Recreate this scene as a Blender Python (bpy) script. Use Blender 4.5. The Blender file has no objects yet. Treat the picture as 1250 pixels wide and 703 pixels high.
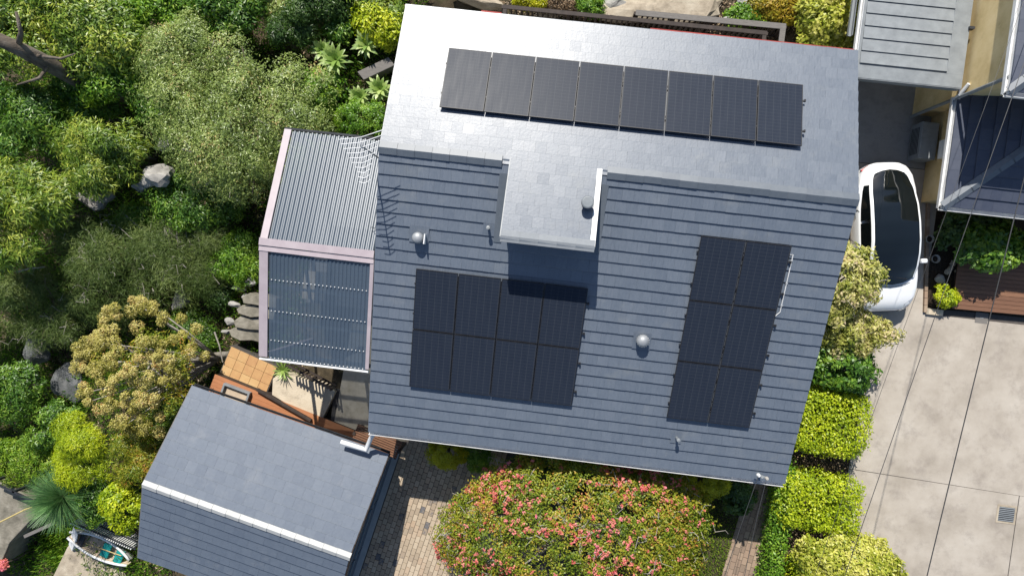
import bpy, bmesh, math, random
import numpy as np
from mathutils import Vector, Matrix

# ------------------------------------------------------------------ camera, sky, sun, exposure
scene = bpy.context.scene
col = scene.collection
RC = ((0.9925829819, 0.1149522252, -0.0395602062),
      (-0.1161018707, 0.9928397677, -0.0280989557),
      (0.0360469084, 0.0324835592, 0.9988220256))          # rows: camera right, up, back
CAM = Vector((4.399, -2.602, 22.686))
FPX = 833.0                                                 # 24 mm on a 36 mm sensor, photograph 1250 wide
cam = bpy.data.cameras.new('camera'); camo = bpy.data.objects.new('camera', cam); col.objects.link(camo)
cam.sensor_width = 36; cam.lens = 24; cam.clip_end = 1000
camo.matrix_world = Matrix.Translation(CAM) @ Matrix(RC).transposed().to_4x4()
scene.camera = camo
SUN = Vector((0.335, -1.391, -1.509)).normalized()          # the way the light travels
world = bpy.data.worlds.new('World'); scene.world = world; world.use_nodes = True
wn = world.node_tree.nodes; wl = world.node_tree.links
sky = wn.new('ShaderNodeTexSky'); sky.sky_type = 'NISHITA'; sky.sun_disc = False
sky.sun_elevation = math.radians(46.5); sky.sun_rotation = math.radians(-13.5)
sky.air_density = 1.0; sky.dust_density = 0.6
wl.new(sky.outputs[0], wn['Background'].inputs[0]); wn['Background'].inputs[1].default_value = 0.095
sl = bpy.data.lights.new('sun', 'SUN'); sl.energy = 4.8; sl.angle = math.radians(0.53); sl.color = (1, .955, .88)
so = bpy.data.objects.new('sun', sl); col.objects.link(so); so.rotation_euler = SUN.to_track_quat('-Z', 'Y').to_euler()
so.location = (0, 20, 40)
scene.view_settings.view_transform = 'Standard'; scene.view_settings.look = 'None'
scene.view_settings.gamma = 1; scene.view_settings.exposure = 0.38
scene.cycles.max_bounces = 6; scene.cycles.transparent_max_bounces = 12

def P(px, py, z):
    """the point at height z that pixel (px, py) of the photograph looks at"""
    a = ((px - 625) / FPX, (351.5 - py) / FPX, -1.0)
    d = [sum(RC[k][i] * a[k] for k in range(3)) for i in range(3)]
    t = (z - CAM.z) / d[2]
    return Vector((CAM.x + t * d[0], CAM.y + t * d[1], z))
def mpp(z): return (CAM.z - z) / FPX                       # metres per photograph pixel at height z

random.seed(7)
# ------------------------------------------------------------------ materials
def nd(nt, t, **k):
    n = nt.nodes.new(t)
    for a, b in k.items(): setattr(n, a, b)
    return n
def rampnode(nt, cols, pos=None):
    r = nd(nt, 'ShaderNodeValToRGB'); e = r.color_ramp.elements
    while len(e) < len(cols): e.new(.5)
    for i, c in enumerate(cols):
        e[i].position = pos[i] if pos else i / (len(cols) - 1)
        e[i].color = (*c, 1)
    return r
def rndvalue(nt):
    at = nd(nt, 'ShaderNodeAttribute', attribute_name='rnd')
    oi = nd(nt, 'ShaderNodeObjectInfo')
    ad = nd(nt, 'ShaderNodeMath', operation='ADD'); fr = nd(nt, 'ShaderNodeMath', operation='FRACT')
    nt.links.new(at.outputs['Fac'], ad.inputs[0]); nt.links.new(oi.outputs['Random'], ad.inputs[1])
    nt.links.new(ad.outputs[0], fr.inputs[0])
    return fr.outputs[0]
def mat(name, cols, rough=.7, spec=.4, scale=6, detail=6, bump=.0, bscale=40, metal=0, piece=False, stretch=None, coat=0, roughvar=0, pos=None, dirt=None):
    """principled surface, base colour from noise over world position (or one tone per piece)"""
    m = bpy.data.materials.new(name); m.use_nodes = True; nt = m.node_tree; L = nt.links
    b = nt.nodes['Principled BSDF']
    b.inputs['Roughness'].default_value = rough; b.inputs['Specular IOR Level'].default_value = spec
    b.inputs['Metallic'].default_value = metal; b.inputs['Coat Weight'].default_value = coat
    g = nd(nt, 'ShaderNodeNewGeometry'); src = g.outputs['Position']
    if stretch:
        mp = nd(nt, 'ShaderNodeMapping'); mp.inputs['Scale'].default_value = stretch
        L.new(src, mp.inputs['Vector']); src = mp.outputs[0]
    n = nd(nt, 'ShaderNodeTexNoise'); n.inputs['Scale'].default_value = scale; n.inputs['Detail'].default_value = detail
    n.inputs['Roughness'].default_value = .62
    L.new(src, n.inputs['Vector'])
    mr = nd(nt, 'ShaderNodeMapRange'); mr.inputs[1].default_value = .3; mr.inputs[2].default_value = .7
    L.new(n.outputs['Fac'], mr.inputs[0]); fac = mr.outputs[0]
    if piece:
        rv = rndvalue(nt); mx = nd(nt, 'ShaderNodeMix'); mx.inputs[0].default_value = piece
        L.new(fac, mx.inputs[2]); L.new(rv, mx.inputs[3]); fac = mx.outputs[0]
    r = rampnode(nt, cols, pos); L.new(fac, r.inputs[0]); out = r.outputs[0]
    if dirt:   # blotches: (colour, scale, threshold, strength)
        n3 = nd(nt, 'ShaderNodeTexNoise'); n3.inputs['Scale'].default_value = dirt[1]; n3.inputs['Detail'].default_value = 7
        n3.inputs['Roughness'].default_value = .7
        L.new(g.outputs['Position'], n3.inputs['Vector'])
        m3 = nd(nt, 'ShaderNodeMapRange'); m3.inputs[1].default_value = dirt[2]; m3.inputs[2].default_value = dirt[2] + .18
        m3.inputs[4].default_value = dirt[3]; L.new(n3.outputs['Fac'], m3.inputs[0])
        x3 = nd(nt, 'ShaderNodeMix', data_type='RGBA'); L.new(m3.outputs[0], x3.inputs[0]); L.new(out, x3.inputs[6])
        x3.inputs[7].default_value = (*dirt[0], 1); out = x3.outputs[2]
    L.new(out, b.inputs['Base Color'])
    if roughvar:
        m2 = nd(nt, 'ShaderNodeMapRange'); m2.inputs[3].default_value = rough - roughvar; m2.inputs[4].default_value = rough + roughvar
        L.new(fac, m2.inputs[0]); L.new(m2.outputs[0], b.inputs['Roughness'])
    if bump:
        n2 = nd(nt, 'ShaderNodeTexNoise'); n2.inputs['Scale'].default_value = bscale; n2.inputs['Detail'].default_value = 5
        L.new(g.outputs['Position'], n2.inputs['Vector'])
        bp = nd(nt, 'ShaderNodeBump'); bp.inputs['Strength'].default_value = bump; bp.inputs['Distance'].default_value = .03
        L.new(n2.outputs['Fac'], bp.inputs['Height']); L.new(bp.outputs[0], b.inputs['Normal'])
    return m
def leafmat(name, cols, trans=.35, gloss=.06, pos=None):
    m = bpy.data.materials.new(name); m.use_nodes = True; nt = m.node_tree; L = nt.links
    nt.nodes.remove(nt.nodes['Principled BSDF'])
    out = nt.nodes['Material Output']
    at = nd(nt, 'ShaderNodeAttribute', attribute_name='rnd')
    r = rampnode(nt, cols, pos); L.new(at.outputs['Fac'], r.inputs[0])
    d = nd(nt, 'ShaderNodeBsdfDiffuse'); t = nd(nt, 'ShaderNodeBsdfTranslucent'); g = nd(nt, 'ShaderNodeBsdfGlossy')
    g.inputs['Roughness'].default_value = .45
    L.new(r.outputs[0], d.inputs[0]); L.new(r.outputs[0], t.inputs[0])
    m1 = nd(nt, 'ShaderNodeMixShader'); m1.inputs[0].default_value = trans
    m2 = nd(nt, 'ShaderNodeMixShader'); m2.inputs[0].default_value = gloss
    L.new(d.outputs[0], m1.inputs[1]); L.new(t.outputs[0], m1.inputs[2])
    L.new(m1.outputs[0], m2.inputs[1]); L.new(g.outputs[0], m2.inputs[2]); L.new(m2.outputs[0], out.inputs[0])
    return m
M = {}
M['tile'] = mat('roof tile', [(.094, .115, .147), (.112, .134, .167), (.130, .152, .185)], rough=.425, spec=1.0, scale=5, piece=.36, bump=.06, bscale=16, roughvar=.05, stretch=(5, 1, 1), dirt=((.20, .21, .21), 1.1, .56, .4))
M['tile_garage'] = mat('garage roof tile', [(.092, .113, .15), (.107, .13, .167), (.122, .145, .182)], rough=.47, spec=.75, scale=7, piece=.45, bump=.06, bscale=16, dirt=((.21, .22, .235), 1.2, .56, .4))
M['tile_neighbour'] = mat('neighbour roof tile', [(.04, .05, .08), (.055, .065, .095), (.07, .08, .11)], rough=.5, spec=.5, scale=7, piece=.6, bump=.06, bscale=110)  # dark tiles, coloured darker still for the upper block's shade
M['ridge'] = mat('ridge tile', [(.08, .098, .122), (.12, .138, .16)], rough=.45, spec=.6, scale=8, piece=.5)
M['capping'] = mat('grey capping', [(.20, .215, .23), (.27, .285, .3)], rough=.7, spec=.2, scale=6, piece=.5)
M['ridge_pale'] = mat('pale ridge tile', [(.40, .40, .39), (.52, .52, .50)], rough=.6, scale=8, piece=.5)
M['white'] = mat('white paint', [(.62, .62, .61), (.78, .78, .77)], rough=.45, scale=3, dirt=((.4, .37, .33), 4, .62, .4))
M['mauve'] = mat('mauve painted steel', [(.36, .30, .32), (.43, .37, .385)], rough=.5, scale=3)
M['dark_metal'] = mat('dark metal', [(.02, .022, .026), (.04, .043, .05)], rough=.45, scale=5)
M['grey_metal'] = mat('grey metal', [(.19, .205, .215), (.26, .28, .29)], rough=.45, spec=.5, scale=4)
M['alu'] = mat('aluminium', [(.26, .275, .29), (.36, .37, .38)], rough=.5, metal=.3, scale=6)
M['red'] = mat('red sarking edge', [(.26, .03, .025), (.42, .06, .045)], rough=.6, scale=5)
M['render'] = mat('wall render', [(.42, .41, .39), (.5, .49, .47)], rough=.85, scale=3, bump=.1)
M['tan'] = mat('tan render', [(.60, .44, .20), (.72, .55, .28), (.80, .63, .35)], rough=.85, scale=1.6, bump=.15, bscale=50, dirt=((.3, .22, .12), 1.5, .58, .5))
M['dark_wall'] = mat('garage wall', [(.06, .045, .035), (.10, .075, .055)], rough=.7, scale=4)
M['door_blue'] = mat('dark blue door paint', [(.015, .035, .07), (.025, .05, .095)], rough=.25, spec=.6, scale=2)
M['door_rail'] = mat('grey blue door rail', [(.12, .17, .2), (.17, .22, .25)], rough=.4, scale=3)
M['pale_sill'] = mat('pale sill', [(.3, .33, .34), (.38, .4, .4)], rough=.6, scale=5)
M['concrete'] = mat('driveway concrete', [(.30, .262, .215), (.40, .355, .30), (.475, .43, .37)], rough=.85, spec=.25, scale=.7, detail=9, bump=.12, bscale=60, dirt=((.22, .19, .165), 1.5, .5, .5))
M['concrete_dark'] = mat('shaded court concrete', [(.42, .35, .25), (.52, .44, .33), (.6, .52, .4)], rough=.9, spec=.2, scale=2.5, detail=9, bump=.15, bscale=60, dirt=((.18, .16, .13), 1.8, .54, .5))
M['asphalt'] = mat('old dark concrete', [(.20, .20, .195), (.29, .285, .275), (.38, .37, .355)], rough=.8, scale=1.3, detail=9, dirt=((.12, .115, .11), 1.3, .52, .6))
M['cream_render'] = mat('cream render', [(.5, .42, .31), (.6, .52, .4)], rough=.9, scale=3, bump=.3, bscale=30, dirt=((.28, .23, .17), 2.5, .55, .6))
M['shaderock'] = mat('shade toned rock', [(.06, .065, .07), (.12, .125, .13), (.2, .2, .2)], rough=.8, scale=2.2, detail=10, bump=.5, bscale=9, dirt=((.04, .05, .03), 2, .52, .7))  # dark tone puts the gully floor's shade into the rock colour
M['mudrock'] = mat('brown grey stone', [(.12, .11, .085), (.21, .19, .15), (.30, .275, .225)], rough=.9, scale=2.5, detail=10, bump=.5, bscale=12, dirt=((.08, .075, .055), 2.2, .52, .6))
M['joint'] = mat('joint filler', [(.07, .06, .055), (.10, .09, .08)], rough=.95, scale=8)
M['brick'] = mat('paving brick', [(.11, .115, .125), (.14, .135, .14), (.33, .26, .19), (.40, .32, .23), (.47, .385, .285), (.40, .29, .20)], pos=[0, .06, .11, .42, .75, 1], rough=.85, scale=14, piece=.9, bump=.2, bscale=70)
M['brick_red'] = mat('brown paving brick', [(.20, .15, .11), (.30, .21, .15), (.36, .28, .20)], rough=.85, scale=14, piece=.8, bump=.2, bscale=70)
M['sandtile'] = mat('terracotta paving tile', [(.42, .22, .10), (.50, .30, .13), (.56, .38, .18)], rough=.75, scale=5, piece=.6, bump=.1)
M['deckorange'] = mat('oiled deck board', [(.34, .135, .06), (.43, .185, .085), (.5, .24, .12)], rough=.55, scale=4, piece=.5, stretch=(1, 9, 9))
M['deckbrown'] = mat('brown deck board', [(.13, .065, .04), (.19, .095, .055), (.25, .13, .075)], rough=.6, scale=4, piece=.5, stretch=(1, 9, 9))
M['darkwood'] = mat('dark timber', [(.026, .019, .016), (.055, .04, .033)], rough=.7, scale=6)
M['greywood'] = mat('weathered timber', [(.13, .12, .11), (.2, .185, .17)], rough=.85, scale=6, stretch=(1, 8, 8))
M['sandstone'] = mat('sandstone', [(.22, .18, .13), (.38, .32, .24), (.5, .44, .34)], rough=.9, scale=1.8, detail=10, bump=.5, bscale=7, dirt=((.12, .10, .08), 1.4, .55, .7))
M['greyrock'] = mat('grey rock', [(.2, .19, .175), (.33, .315, .29), (.45, .43, .4)], rough=.9, scale=2.2, detail=10, bump=.5, bscale=9, dirt=((.07, .075, .06), 2, .52, .7))
M['pebble'] = mat('garden stone', [(.22, .2, .18), (.4, .37, .33)], rough=.9, scale=5, piece=.6, bump=.3)
M['litter'] = mat('leaf litter soil', [(.03, .026, .018), (.07, .055, .035), (.14, .11, .075)], rough=.95, spec=.1, scale=2.6, detail=12, bump=.6, bscale=22, dirt=((.03, .045, .012), .8, .5, .7))
M['mulch'] = mat('mulch', [(.018, .014, .011), (.04, .03, .022), (.075, .055, .04)], rough=.95, spec=.1, scale=18, detail=8, bump=.7, bscale=40)
M['bark'] = mat('bark', [(.07, .055, .042), (.13, .105, .08), (.2, .17, .14)], rough=.9, scale=5, bump=.5, bscale=25, stretch=(1, 1, .3))
M['palebark'] = mat('pale bark', [(.26, .23, .19), (.42, .39, .34)], rough=.85, scale=6, bump=.2)
M['carpaint'] = mat('white car paint', [(.84, .85, .86), (.87, .88, .89)], rough=.3, spec=.5, scale=1, coat=.8)
M['carglass'] = mat('tinted car glass', [(.004, .006, .007), (.006, .009, .010)], rough=.04, spec=.9, scale=1)
M['tyre'] = mat('tyre rubber', [(.015, .015, .015), (.03, .03, .03)], rough=.85, scale=8)
M['lamp'] = mat('headlamp lens', [(.35, .37, .4), (.5, .52, .55)], rough=.15, scale=3)
M['redlamp'] = mat('red lamp lens', [(.35, .01, .01), (.45, .02, .02)], rough=.2, scale=3)
M['plastic_black'] = mat('black plastic', [(.012, .012, .014), (.025, .025, .028)], rough=.5, scale=6)
M['teal'] = mat('teal canvas', [(.0, .20, .19), (.01, .28, .26)], rough=.8, scale=6)
M['canvas'] = mat('tan canvas', [(.42, .33, .24), (.52, .42, .31)], rough=.85, scale=6)
M['yellowpole'] = mat('bamboo', [(.42, .32, .12), (.52, .42, .18)], rough=.6, scale=6)
M['clay'] = mat('clay pot', [(.3, .28, .25), (.42, .4, .36)], rough=.8, scale=6)
M['wire'] = mat('wire', [(.03, .03, .032), (.05, .05, .052)], rough=.35, spec=.6, scale=3)

def panelmat():
    """black glass over rows of cells; pale hairlines between the cells, in the panel's own coordinates"""
    m = bpy.data.materials.new('solar glass'); m.use_nodes = True; nt = m.node_tree; L = nt.links
    b = nt.nodes['Principled BSDF']; tc = nd(nt, 'ShaderNodeTexCoord'); sp = nd(nt, 'ShaderNodeSeparateXYZ')
    L.new(tc.outputs['Object'], sp.inputs[0])
    def lines(sock, n, wdt):
        a = nd(nt, 'ShaderNodeMath', operation='MULTIPLY'); a.inputs[1].default_value = n; L.new(sock, a.inputs[0])
        f = nd(nt, 'ShaderNodeMath', operation='PINGPONG'); f.inputs[1].default_value = .5; L.new(a.outputs[0], f.inputs[0])
        c = nd(nt, 'ShaderNodeMath', operation='LESS_THAN'); c.inputs[1].default_value = wdt; L.new(f.outputs[0], c.inputs[0])
        return c.outputs[0]
    a = lines(sp.outputs[0], 1 / .184, .022); c = lines(sp.outputs[1], 1 / .0925, .03)
    mx = nd(nt, 'ShaderNodeMath', operation='MAXIMUM'); L.new(a, mx.inputs[0]); L.new(c, mx.inputs[1])
    no = nd(nt, 'ShaderNodeTexNoise'); no.inputs['Scale'].default_value = 3; no.inputs['Detail'].default_value = 6
    mp = nd(nt, 'ShaderNodeMapping'); mp.inputs['Scale'].default_value = (3, .35, 1); L.new(tc.outputs['Object'], mp.inputs[0]); L.new(mp.outputs[0], no.inputs['Vector'])
    r = rampnode(nt, [(.016, .022, .036), (.025, .032, .048)]); L.new(no.outputs['Fac'], r.inputs[0])
    x = nd(nt, 'ShaderNodeMix', data_type='RGBA'); L.new(r.outputs[0], x.inputs[6]); x.inputs[7].default_value = (.045, .052, .064, 1)
    L.new(mx.outputs[0], x.inputs[0]); L.new(x.outputs[2], b.inputs['Base Color'])
    b.inputs['Specular IOR Level'].default_value = .11
    mr = nd(nt, 'ShaderNodeMapRange'); mr.inputs[3].default_value = .34; mr.inputs[4].default_value = .46
    L.new(no.outputs['Fac'], mr.inputs[0]); L.new(mr.outputs[0], b.inputs['Roughness'])
    return m
M['solar'] = panelmat()
def polymat():
    m = bpy.data.materials.new('smoky polycarbonate'); m.use_nodes = True; nt = m.node_tree; L = nt.links
    b = nt.nodes['Principled BSDF']; b.inputs['Base Color'].default_value = (.075, .105, .145, 1)
    b.inputs['Roughness'].default_value = .42; b.inputs['Specular IOR Level'].default_value = .8
    t = nd(nt, 'ShaderNodeBsdfTransparent'); t.inputs[0].default_value = (.72, .80, .88, 1)
    x = nd(nt, 'ShaderNodeMixShader'); x.inputs[0].default_value = .78
    L.new(t.outputs[0], x.inputs[1]); L.new(b.outputs[0], x.inputs[2]); L.new(x.outputs[0], nt.nodes['Material Output'].inputs[0])
    return m
M['poly'] = polymat()

LF = {}
LF['hakea'] = leafmat('grey green leaves', [(.12, .19, .035), (.28, .38, .08), (.46, .54, .16), (.62, .44, .18)], pos=[0, .45, .86, 1])
LF['green'] = leafmat('mid green leaves', [(.035, .11, .010), (.11, .25, .02), (.32, .48, .05)], gloss=.05)
LF['lush'] = leafmat('lush green leaves', [(.06, .16, .010), (.16, .33, .018), (.40, .56, .06)], gloss=.04)
LF['yellow'] = leafmat('yellow green leaves', [(.055, .13, .010), (.19, .31, .022), (.52, .56, .08)], gloss=.05)
LF['hedge'] = leafmat('clipped hedge leaves', [(.18, .29, .008), (.43, .54, .012), (.72, .74, .04)], gloss=.035)
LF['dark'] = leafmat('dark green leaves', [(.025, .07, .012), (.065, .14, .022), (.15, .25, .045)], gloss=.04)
LF['needle'] = leafmat('grey needles', [(.05, .09, .02), (.12, .18, .045), (.25, .31, .09)], gloss=.02)
LF['gum'] = leafmat('cream blossom heads', [(.22, .21, .035), (.45, .40, .09), (.66, .58, .22), (.52, .28, .09)], pos=[0, .45, .8, 1], trans=.25, gloss=.03)
LF['cream'] = leafmat('cream variegated leaves', [(.14, .19, .02), (.40, .42, .08), (.74, .67, .30), (.78, .62, .42)], pos=[0, .35, .8, 1], gloss=.03)
LF['lemon'] = leafmat('lemon variegated leaves', [(.20, .28, .02), (.50, .52, .06), (.80, .74, .24)], gloss=.03)
LF['rosy'] = leafmat('olive and bronze leaves', [(.08, .15, .012), (.24, .31, .02), (.45, .40, .04), (.62, .25, .07)], pos=[0, .45, .78, 1], gloss=.03)
LF['pink'] = leafmat('pink blossom', [(.55, .07, .08), (.72, .16, .15), (.82, .32, .24), (.8, .2, .3)], trans=.3, gloss=.02)
LF['gold'] = leafmat('golden conifer leaves', [(.28, .31, .008), (.50, .50, .012), (.66, .62, .03)], gloss=.03)
LF['grass'] = leafmat('grass blades', [(.08, .19, .012), (.21, .37, .02), (.42, .50, .07)], gloss=.03)
LF['spike'] = leafmat('grass tree spikes', [(.07, .2, .06), (.15, .31, .10), (.26, .42, .16)], gloss=.05)
LF['agave'] = leafmat('agave leaves', [(.2, .33, .06), (.34, .48, .11), (.5, .6, .2)], gloss=.06)
LF['dry'] = leafmat('dry litter leaves', [(.12, .075, .04), (.28, .19, .11), (.5, .39, .26)], trans=.1, gloss=.03)
LF['ochre'] = leafmat('ochre moss leaves', [(.18, .19, .012), (.40, .33, .02), (.58, .38, .05)], gloss=.03)

# ------------------------------------------------------------------ building blocks
W = {}                                                      # world position of each object's origin
def tag(o, label=None, cat=None, group=None, kind=None):
    if label: o['label'] = label
    if cat: o['category'] = cat
    if group: o['group'] = group
    if kind: o['kind'] = kind
    return o
def thing(name, loc, label, cat, group=None):
    o = bpy.data.objects.new(name, None); o.empty_display_size = .2; col.objects.link(o)
    o.location = loc; W[o] = Vector(loc)
    return tag(o, label, cat, group)
def link(name, me, m, parent=None, origin=None):
    o = bpy.data.objects.new(name, me); col.objects.link(o)
    if m is not None and not me.materials: me.materials.append(m)
    if parent is not None: o.parent = parent; W[o] = W[parent]
    else:
        W[o] = Vector(origin or (0, 0, 0)); o.location = W[o]
    return o
class MB:
    def __init__(s): s.v = []; s.f = []; s.r = []
    def add(s, vs, fs, r=None):
        n = len(s.v); s.v += [tuple(p) for p in vs]; s.f += [tuple(i + n for i in q) for q in fs]
        s.r += [r if r is not None else 0.0] * len(fs); return s
    def box(s, a, b, T=None, r=None):
        x0, y0, z0 = a; x1, y1, z1 = b
        vs = [Vector(p) for p in ((x0, y0, z0), (x1, y0, z0), (x1, y1, z0), (x0, y1, z0), (x0, y0, z1), (x1, y0, z1), (x1, y1, z1), (x0, y1, z1))]
        if T is not None: vs = [T @ p for p in vs]
        return s.add(vs, BOXF, r)
    def bar(s, a, b, w, h, up=(0, 0, 1), r=None):
        """box along a->b, w wide, h high, centred on the line"""
        a = Vector(a); b = Vector(b); d = (b - a); n = d.length; d.normalize()
        sx = d.cross(Vector(up));
        if sx.length < 1e-4: sx = d.cross(Vector((1, 0, 0)))
        sx.normalize(); u = sx.cross(d)
        vs = [a + sx * (i * w / 2) + u * (j * h / 2) + d * k for k in (0, n) for i, j in ((-1, -1), (1, -1), (1, 1), (-1, 1))]
        return s.add(vs, [(0, 3, 2, 1), (4, 5, 6, 7), (0, 1, 5, 4), (1, 2, 6, 5), (2, 3, 7, 6), (3, 0, 4, 7)], r)
    def tube(s, pts, rad, n=8, cap=True):
        pts = [Vector(p) for p in pts]; base = len(s.v); rings = []
        if not isinstance(rad, (list, tuple)): rad = [rad] * len(pts)
        prev = None
        for i, p in enumerate(pts):
            d = (pts[min(i + 1, len(pts) - 1)] - pts[max(i - 1, 0)]).normalized()
            a = prev if prev is not None else (Vector((0, 0, 1)) if abs(d.z) < .9 else Vector((1, 0, 0)))
            x = (a - d * a.dot(d)).normalized(); y = d.cross(x); prev = x
            rings.append([p + (x * math.cos(t) + y * math.sin(t)) * rad[i] for t in [2 * math.pi * k / n for k in range(n)]])
        vs = [p for r_ in rings for p in r_]; fs = []
        for i in range(len(pts) - 1):
            for k in range(n): fs.append((i * n + k, i * n + (k + 1) % n, (i + 1) * n + (k + 1) % n, (i + 1) * n + k))
        if cap: fs += [tuple(range(n))[::-1], tuple(range((len(pts) - 1) * n, len(pts) * n))]
        return s.add(vs, fs)
    def prism(s, poly, z0, z1):
        n = len(poly); vs = [(p[0], p[1], z0) for p in poly] + [(p[0], p[1], z1) for p in poly]
        fs = [tuple(range(n))[::-1], tuple(range(n, 2 * n))] + [(i, (i + 1) % n, n + (i + 1) % n, n + i) for i in range(n)]
        return s.add(vs, fs)
    def lathe(s, prof, c=(0, 0, 0), n=16):
        vs = []; fs = []
        for r_, z in prof: vs += [(c[0] + r_ * math.cos(2 * math.pi * k / n), c[1] + r_ * math.sin(2 * math.pi * k / n), c[2] + z) for k in range(n)]
        for i in range(len(prof) - 1):
            for k in range(n): fs.append((i * n + k, i * n + (k + 1) % n, (i + 1) * n + (k + 1) % n, (i + 1) * n + k))
        fs += [tuple(range(n))[::-1], tuple(range((len(prof) - 1) * n, len(prof) * n))]
        return s.add(vs, fs)
    def mesh(s, name, off=Vector((0, 0, 0)), smooth=False):
        me = bpy.data.meshes.new(name); me.from_pydata([(p[0] - off[0], p[1] - off[1], p[2] - off[2]) for p in s.v], [], s.f)
        if any(s.r):
            at = me.attributes.new('rnd', 'FLOAT', 'FACE'); at.data.foreach_set('value', s.r)
        bm = bmesh.new(); bm.from_mesh(me); bmesh.ops.recalc_face_normals(bm, faces=bm.faces); bm.to_mesh(me); bm.free()
        if smooth: me.shade_smooth()
        me.update(); return me
    def build(s, name, m, parent=None, origin=None, smooth=False, bevel=0):
        off = W[parent] if parent is not None else Vector(origin or (0, 0, 0))
        o = link(name, s.mesh(name, off, smooth), m, parent, origin)
        if bevel:
            b = o.modifiers.new('bevel', 'BEVEL'); b.width = bevel; b.segments = 2; b.limit_method = 'ANGLE'
        return o
BOXF = [(0, 3, 2, 1), (4, 5, 6, 7), (0, 1, 5, 4), (1, 2, 6, 5), (2, 3, 7, 6), (3, 0, 4, 7)]
def pieces(parent, name, vs, fs, Ts, m, limit=300, stuff=None):
    """alike pieces: the ones nearest the camera as objects that share one mesh, the rest joined"""
    Ts = sorted(Ts, key=lambda T: (T.translation - CAM).length)
    me = bpy.data.meshes.new(name); me.from_pydata([tuple(v) for v in vs], [], fs); me.materials.append(m); me.update()
    for T in Ts[:limit]:
        o = bpy.data.objects.new(name, me); col.objects.link(o); o.parent = parent; W[o] = T.translation.copy()
        o.matrix_local = Matrix.Translation(-W[parent]) @ T
    rest = Ts[limit:]
    if rest:
        b = MB()
        for T in rest: b.add([T @ Vector(v) for v in vs], fs, random.uniform(.001, .999))
        tag(b.build(stuff or name + '_field', m, parent), kind='stuff')
def frame(o, u, v, n):
    return Matrix(((u[0], v[0], n[0], o[0]), (u[1], v[1], n[1], o[1]), (u[2], v[2], n[2], o[2]), (0, 0, 0, 1)))
def tile_mesh(tw, tl, th):
    w = tw / 2 - .0010; c = .006
    vs = [(-w, 0, 0), (w, 0, 0), (w, tl, 0), (-w, tl, 0), (-w, 0, th), (w, 0, th), (w, tl - c, th), (-w, tl - c, th), (w, tl, th - c), (-w, tl, th - c)]
    fs = [(0, 1, 2, 3), (4, 7, 6, 5), (0, 4, 5, 1), (7, 9, 8, 6), (9, 3, 2, 8), (1, 5, 6, 8, 2), (0, 3, 9, 7, 4)]
    return [Vector(v) for v in vs], [f[::-1] for f in fs]
def lay_tiles(O, u, dn, Lu, Ld, gauge, tw, keep=None, d0=0.0, edge=True, lift=.046):
    """tile matrices on a slope: O ridge end, u along the ridge, dn down the slope, tail of each row raised on the row below"""
    u = Vector(u).normalized(); dn = Vector(dn).normalized(); n = u.cross(dn)
    if n.z < 0: n = -n
    tl = gauge + .07; out = []
    nr = int(round((Ld - d0) / gauge)); g = (Ld - d0) / nr
    for r in range(nr):
        tail = d0 + (r + 1) * g; x0 = -(r % 2) * tw / 2
        while x0 < Lu - .01:
            a, b = max(0, x0), (min(Lu, x0 + tw) if edge else x0 + tw); x0 += tw
            if b - a < .03: continue
            x = (a + b) / 2
            if keep and not keep(x, tail - g / 2): continue
            til = math.atan2(lift, tl) + random.gauss(0, .005)
            d2 = (dn * math.cos(til) + n * math.sin(til)); n2 = (n * math.cos(til) - dn * math.sin(til))
            o = Vector(O) + u * x + dn * (tail - tl + random.uniform(-.003, .003)) + n * .006
            T = frame(o, u, d2, n2)
            if b - a < tw - .001: T = T @ Matrix.Scale((b - a) / tw, 4, (1, 0, 0))
            out.append(T)
    return out, tl, g

# ---- foliage: numpy arrays of leaf quads
def quads_mesh(name, V, rnd):
    n = len(V); me = bpy.data.meshes.new(name)
    me.vertices.add(n * 4); me.loops.add(n * 4); me.polygons.add(n)
    me.vertices.foreach_set('co', V.reshape(-1).astype(np.float32))
    me.loops.foreach_set('vertex_index', np.arange(n * 4, dtype=np.int32))
    me.polygons.foreach_set('loop_start', np.arange(0, n * 4, 4, dtype=np.int32))
    at = me.attributes.new('rnd', 'FLOAT', 'FACE'); at.data.foreach_set('value', rnd.astype(np.float32))
    me.update(calc_edges=True); return me
def unit(a): return a / (np.linalg.norm(a, axis=-1, keepdims=True) + 1e-9)
def leaf_quads(p, n, a, L, Wd, rng):
    """diamond leaves at p with face normal n and long axis near a"""
    a = unit(a - n * (a * n).sum(1, keepdims=True)); b = np.cross(n, a)
    L = L * rng.uniform(.65, 1.25, (len(p), 1)); Wd = Wd * rng.uniform(.7, 1.2, (len(p), 1))
    mid = p + a * L * .42
    return np.stack([p, mid + b * Wd / 2 + n * Wd * .18, p + a * L - n * L * .12, mid - b * Wd / 2 + n * Wd * .18], 1)
def lumps(d, rng, amp=.25):
    k = rng.normal(0, 2.2, (6, 3)); ph = rng.uniform(0, 6.3, 6)
    return 1 + amp * np.sin(d @ k.T + ph).mean(1) * 1.9
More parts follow.
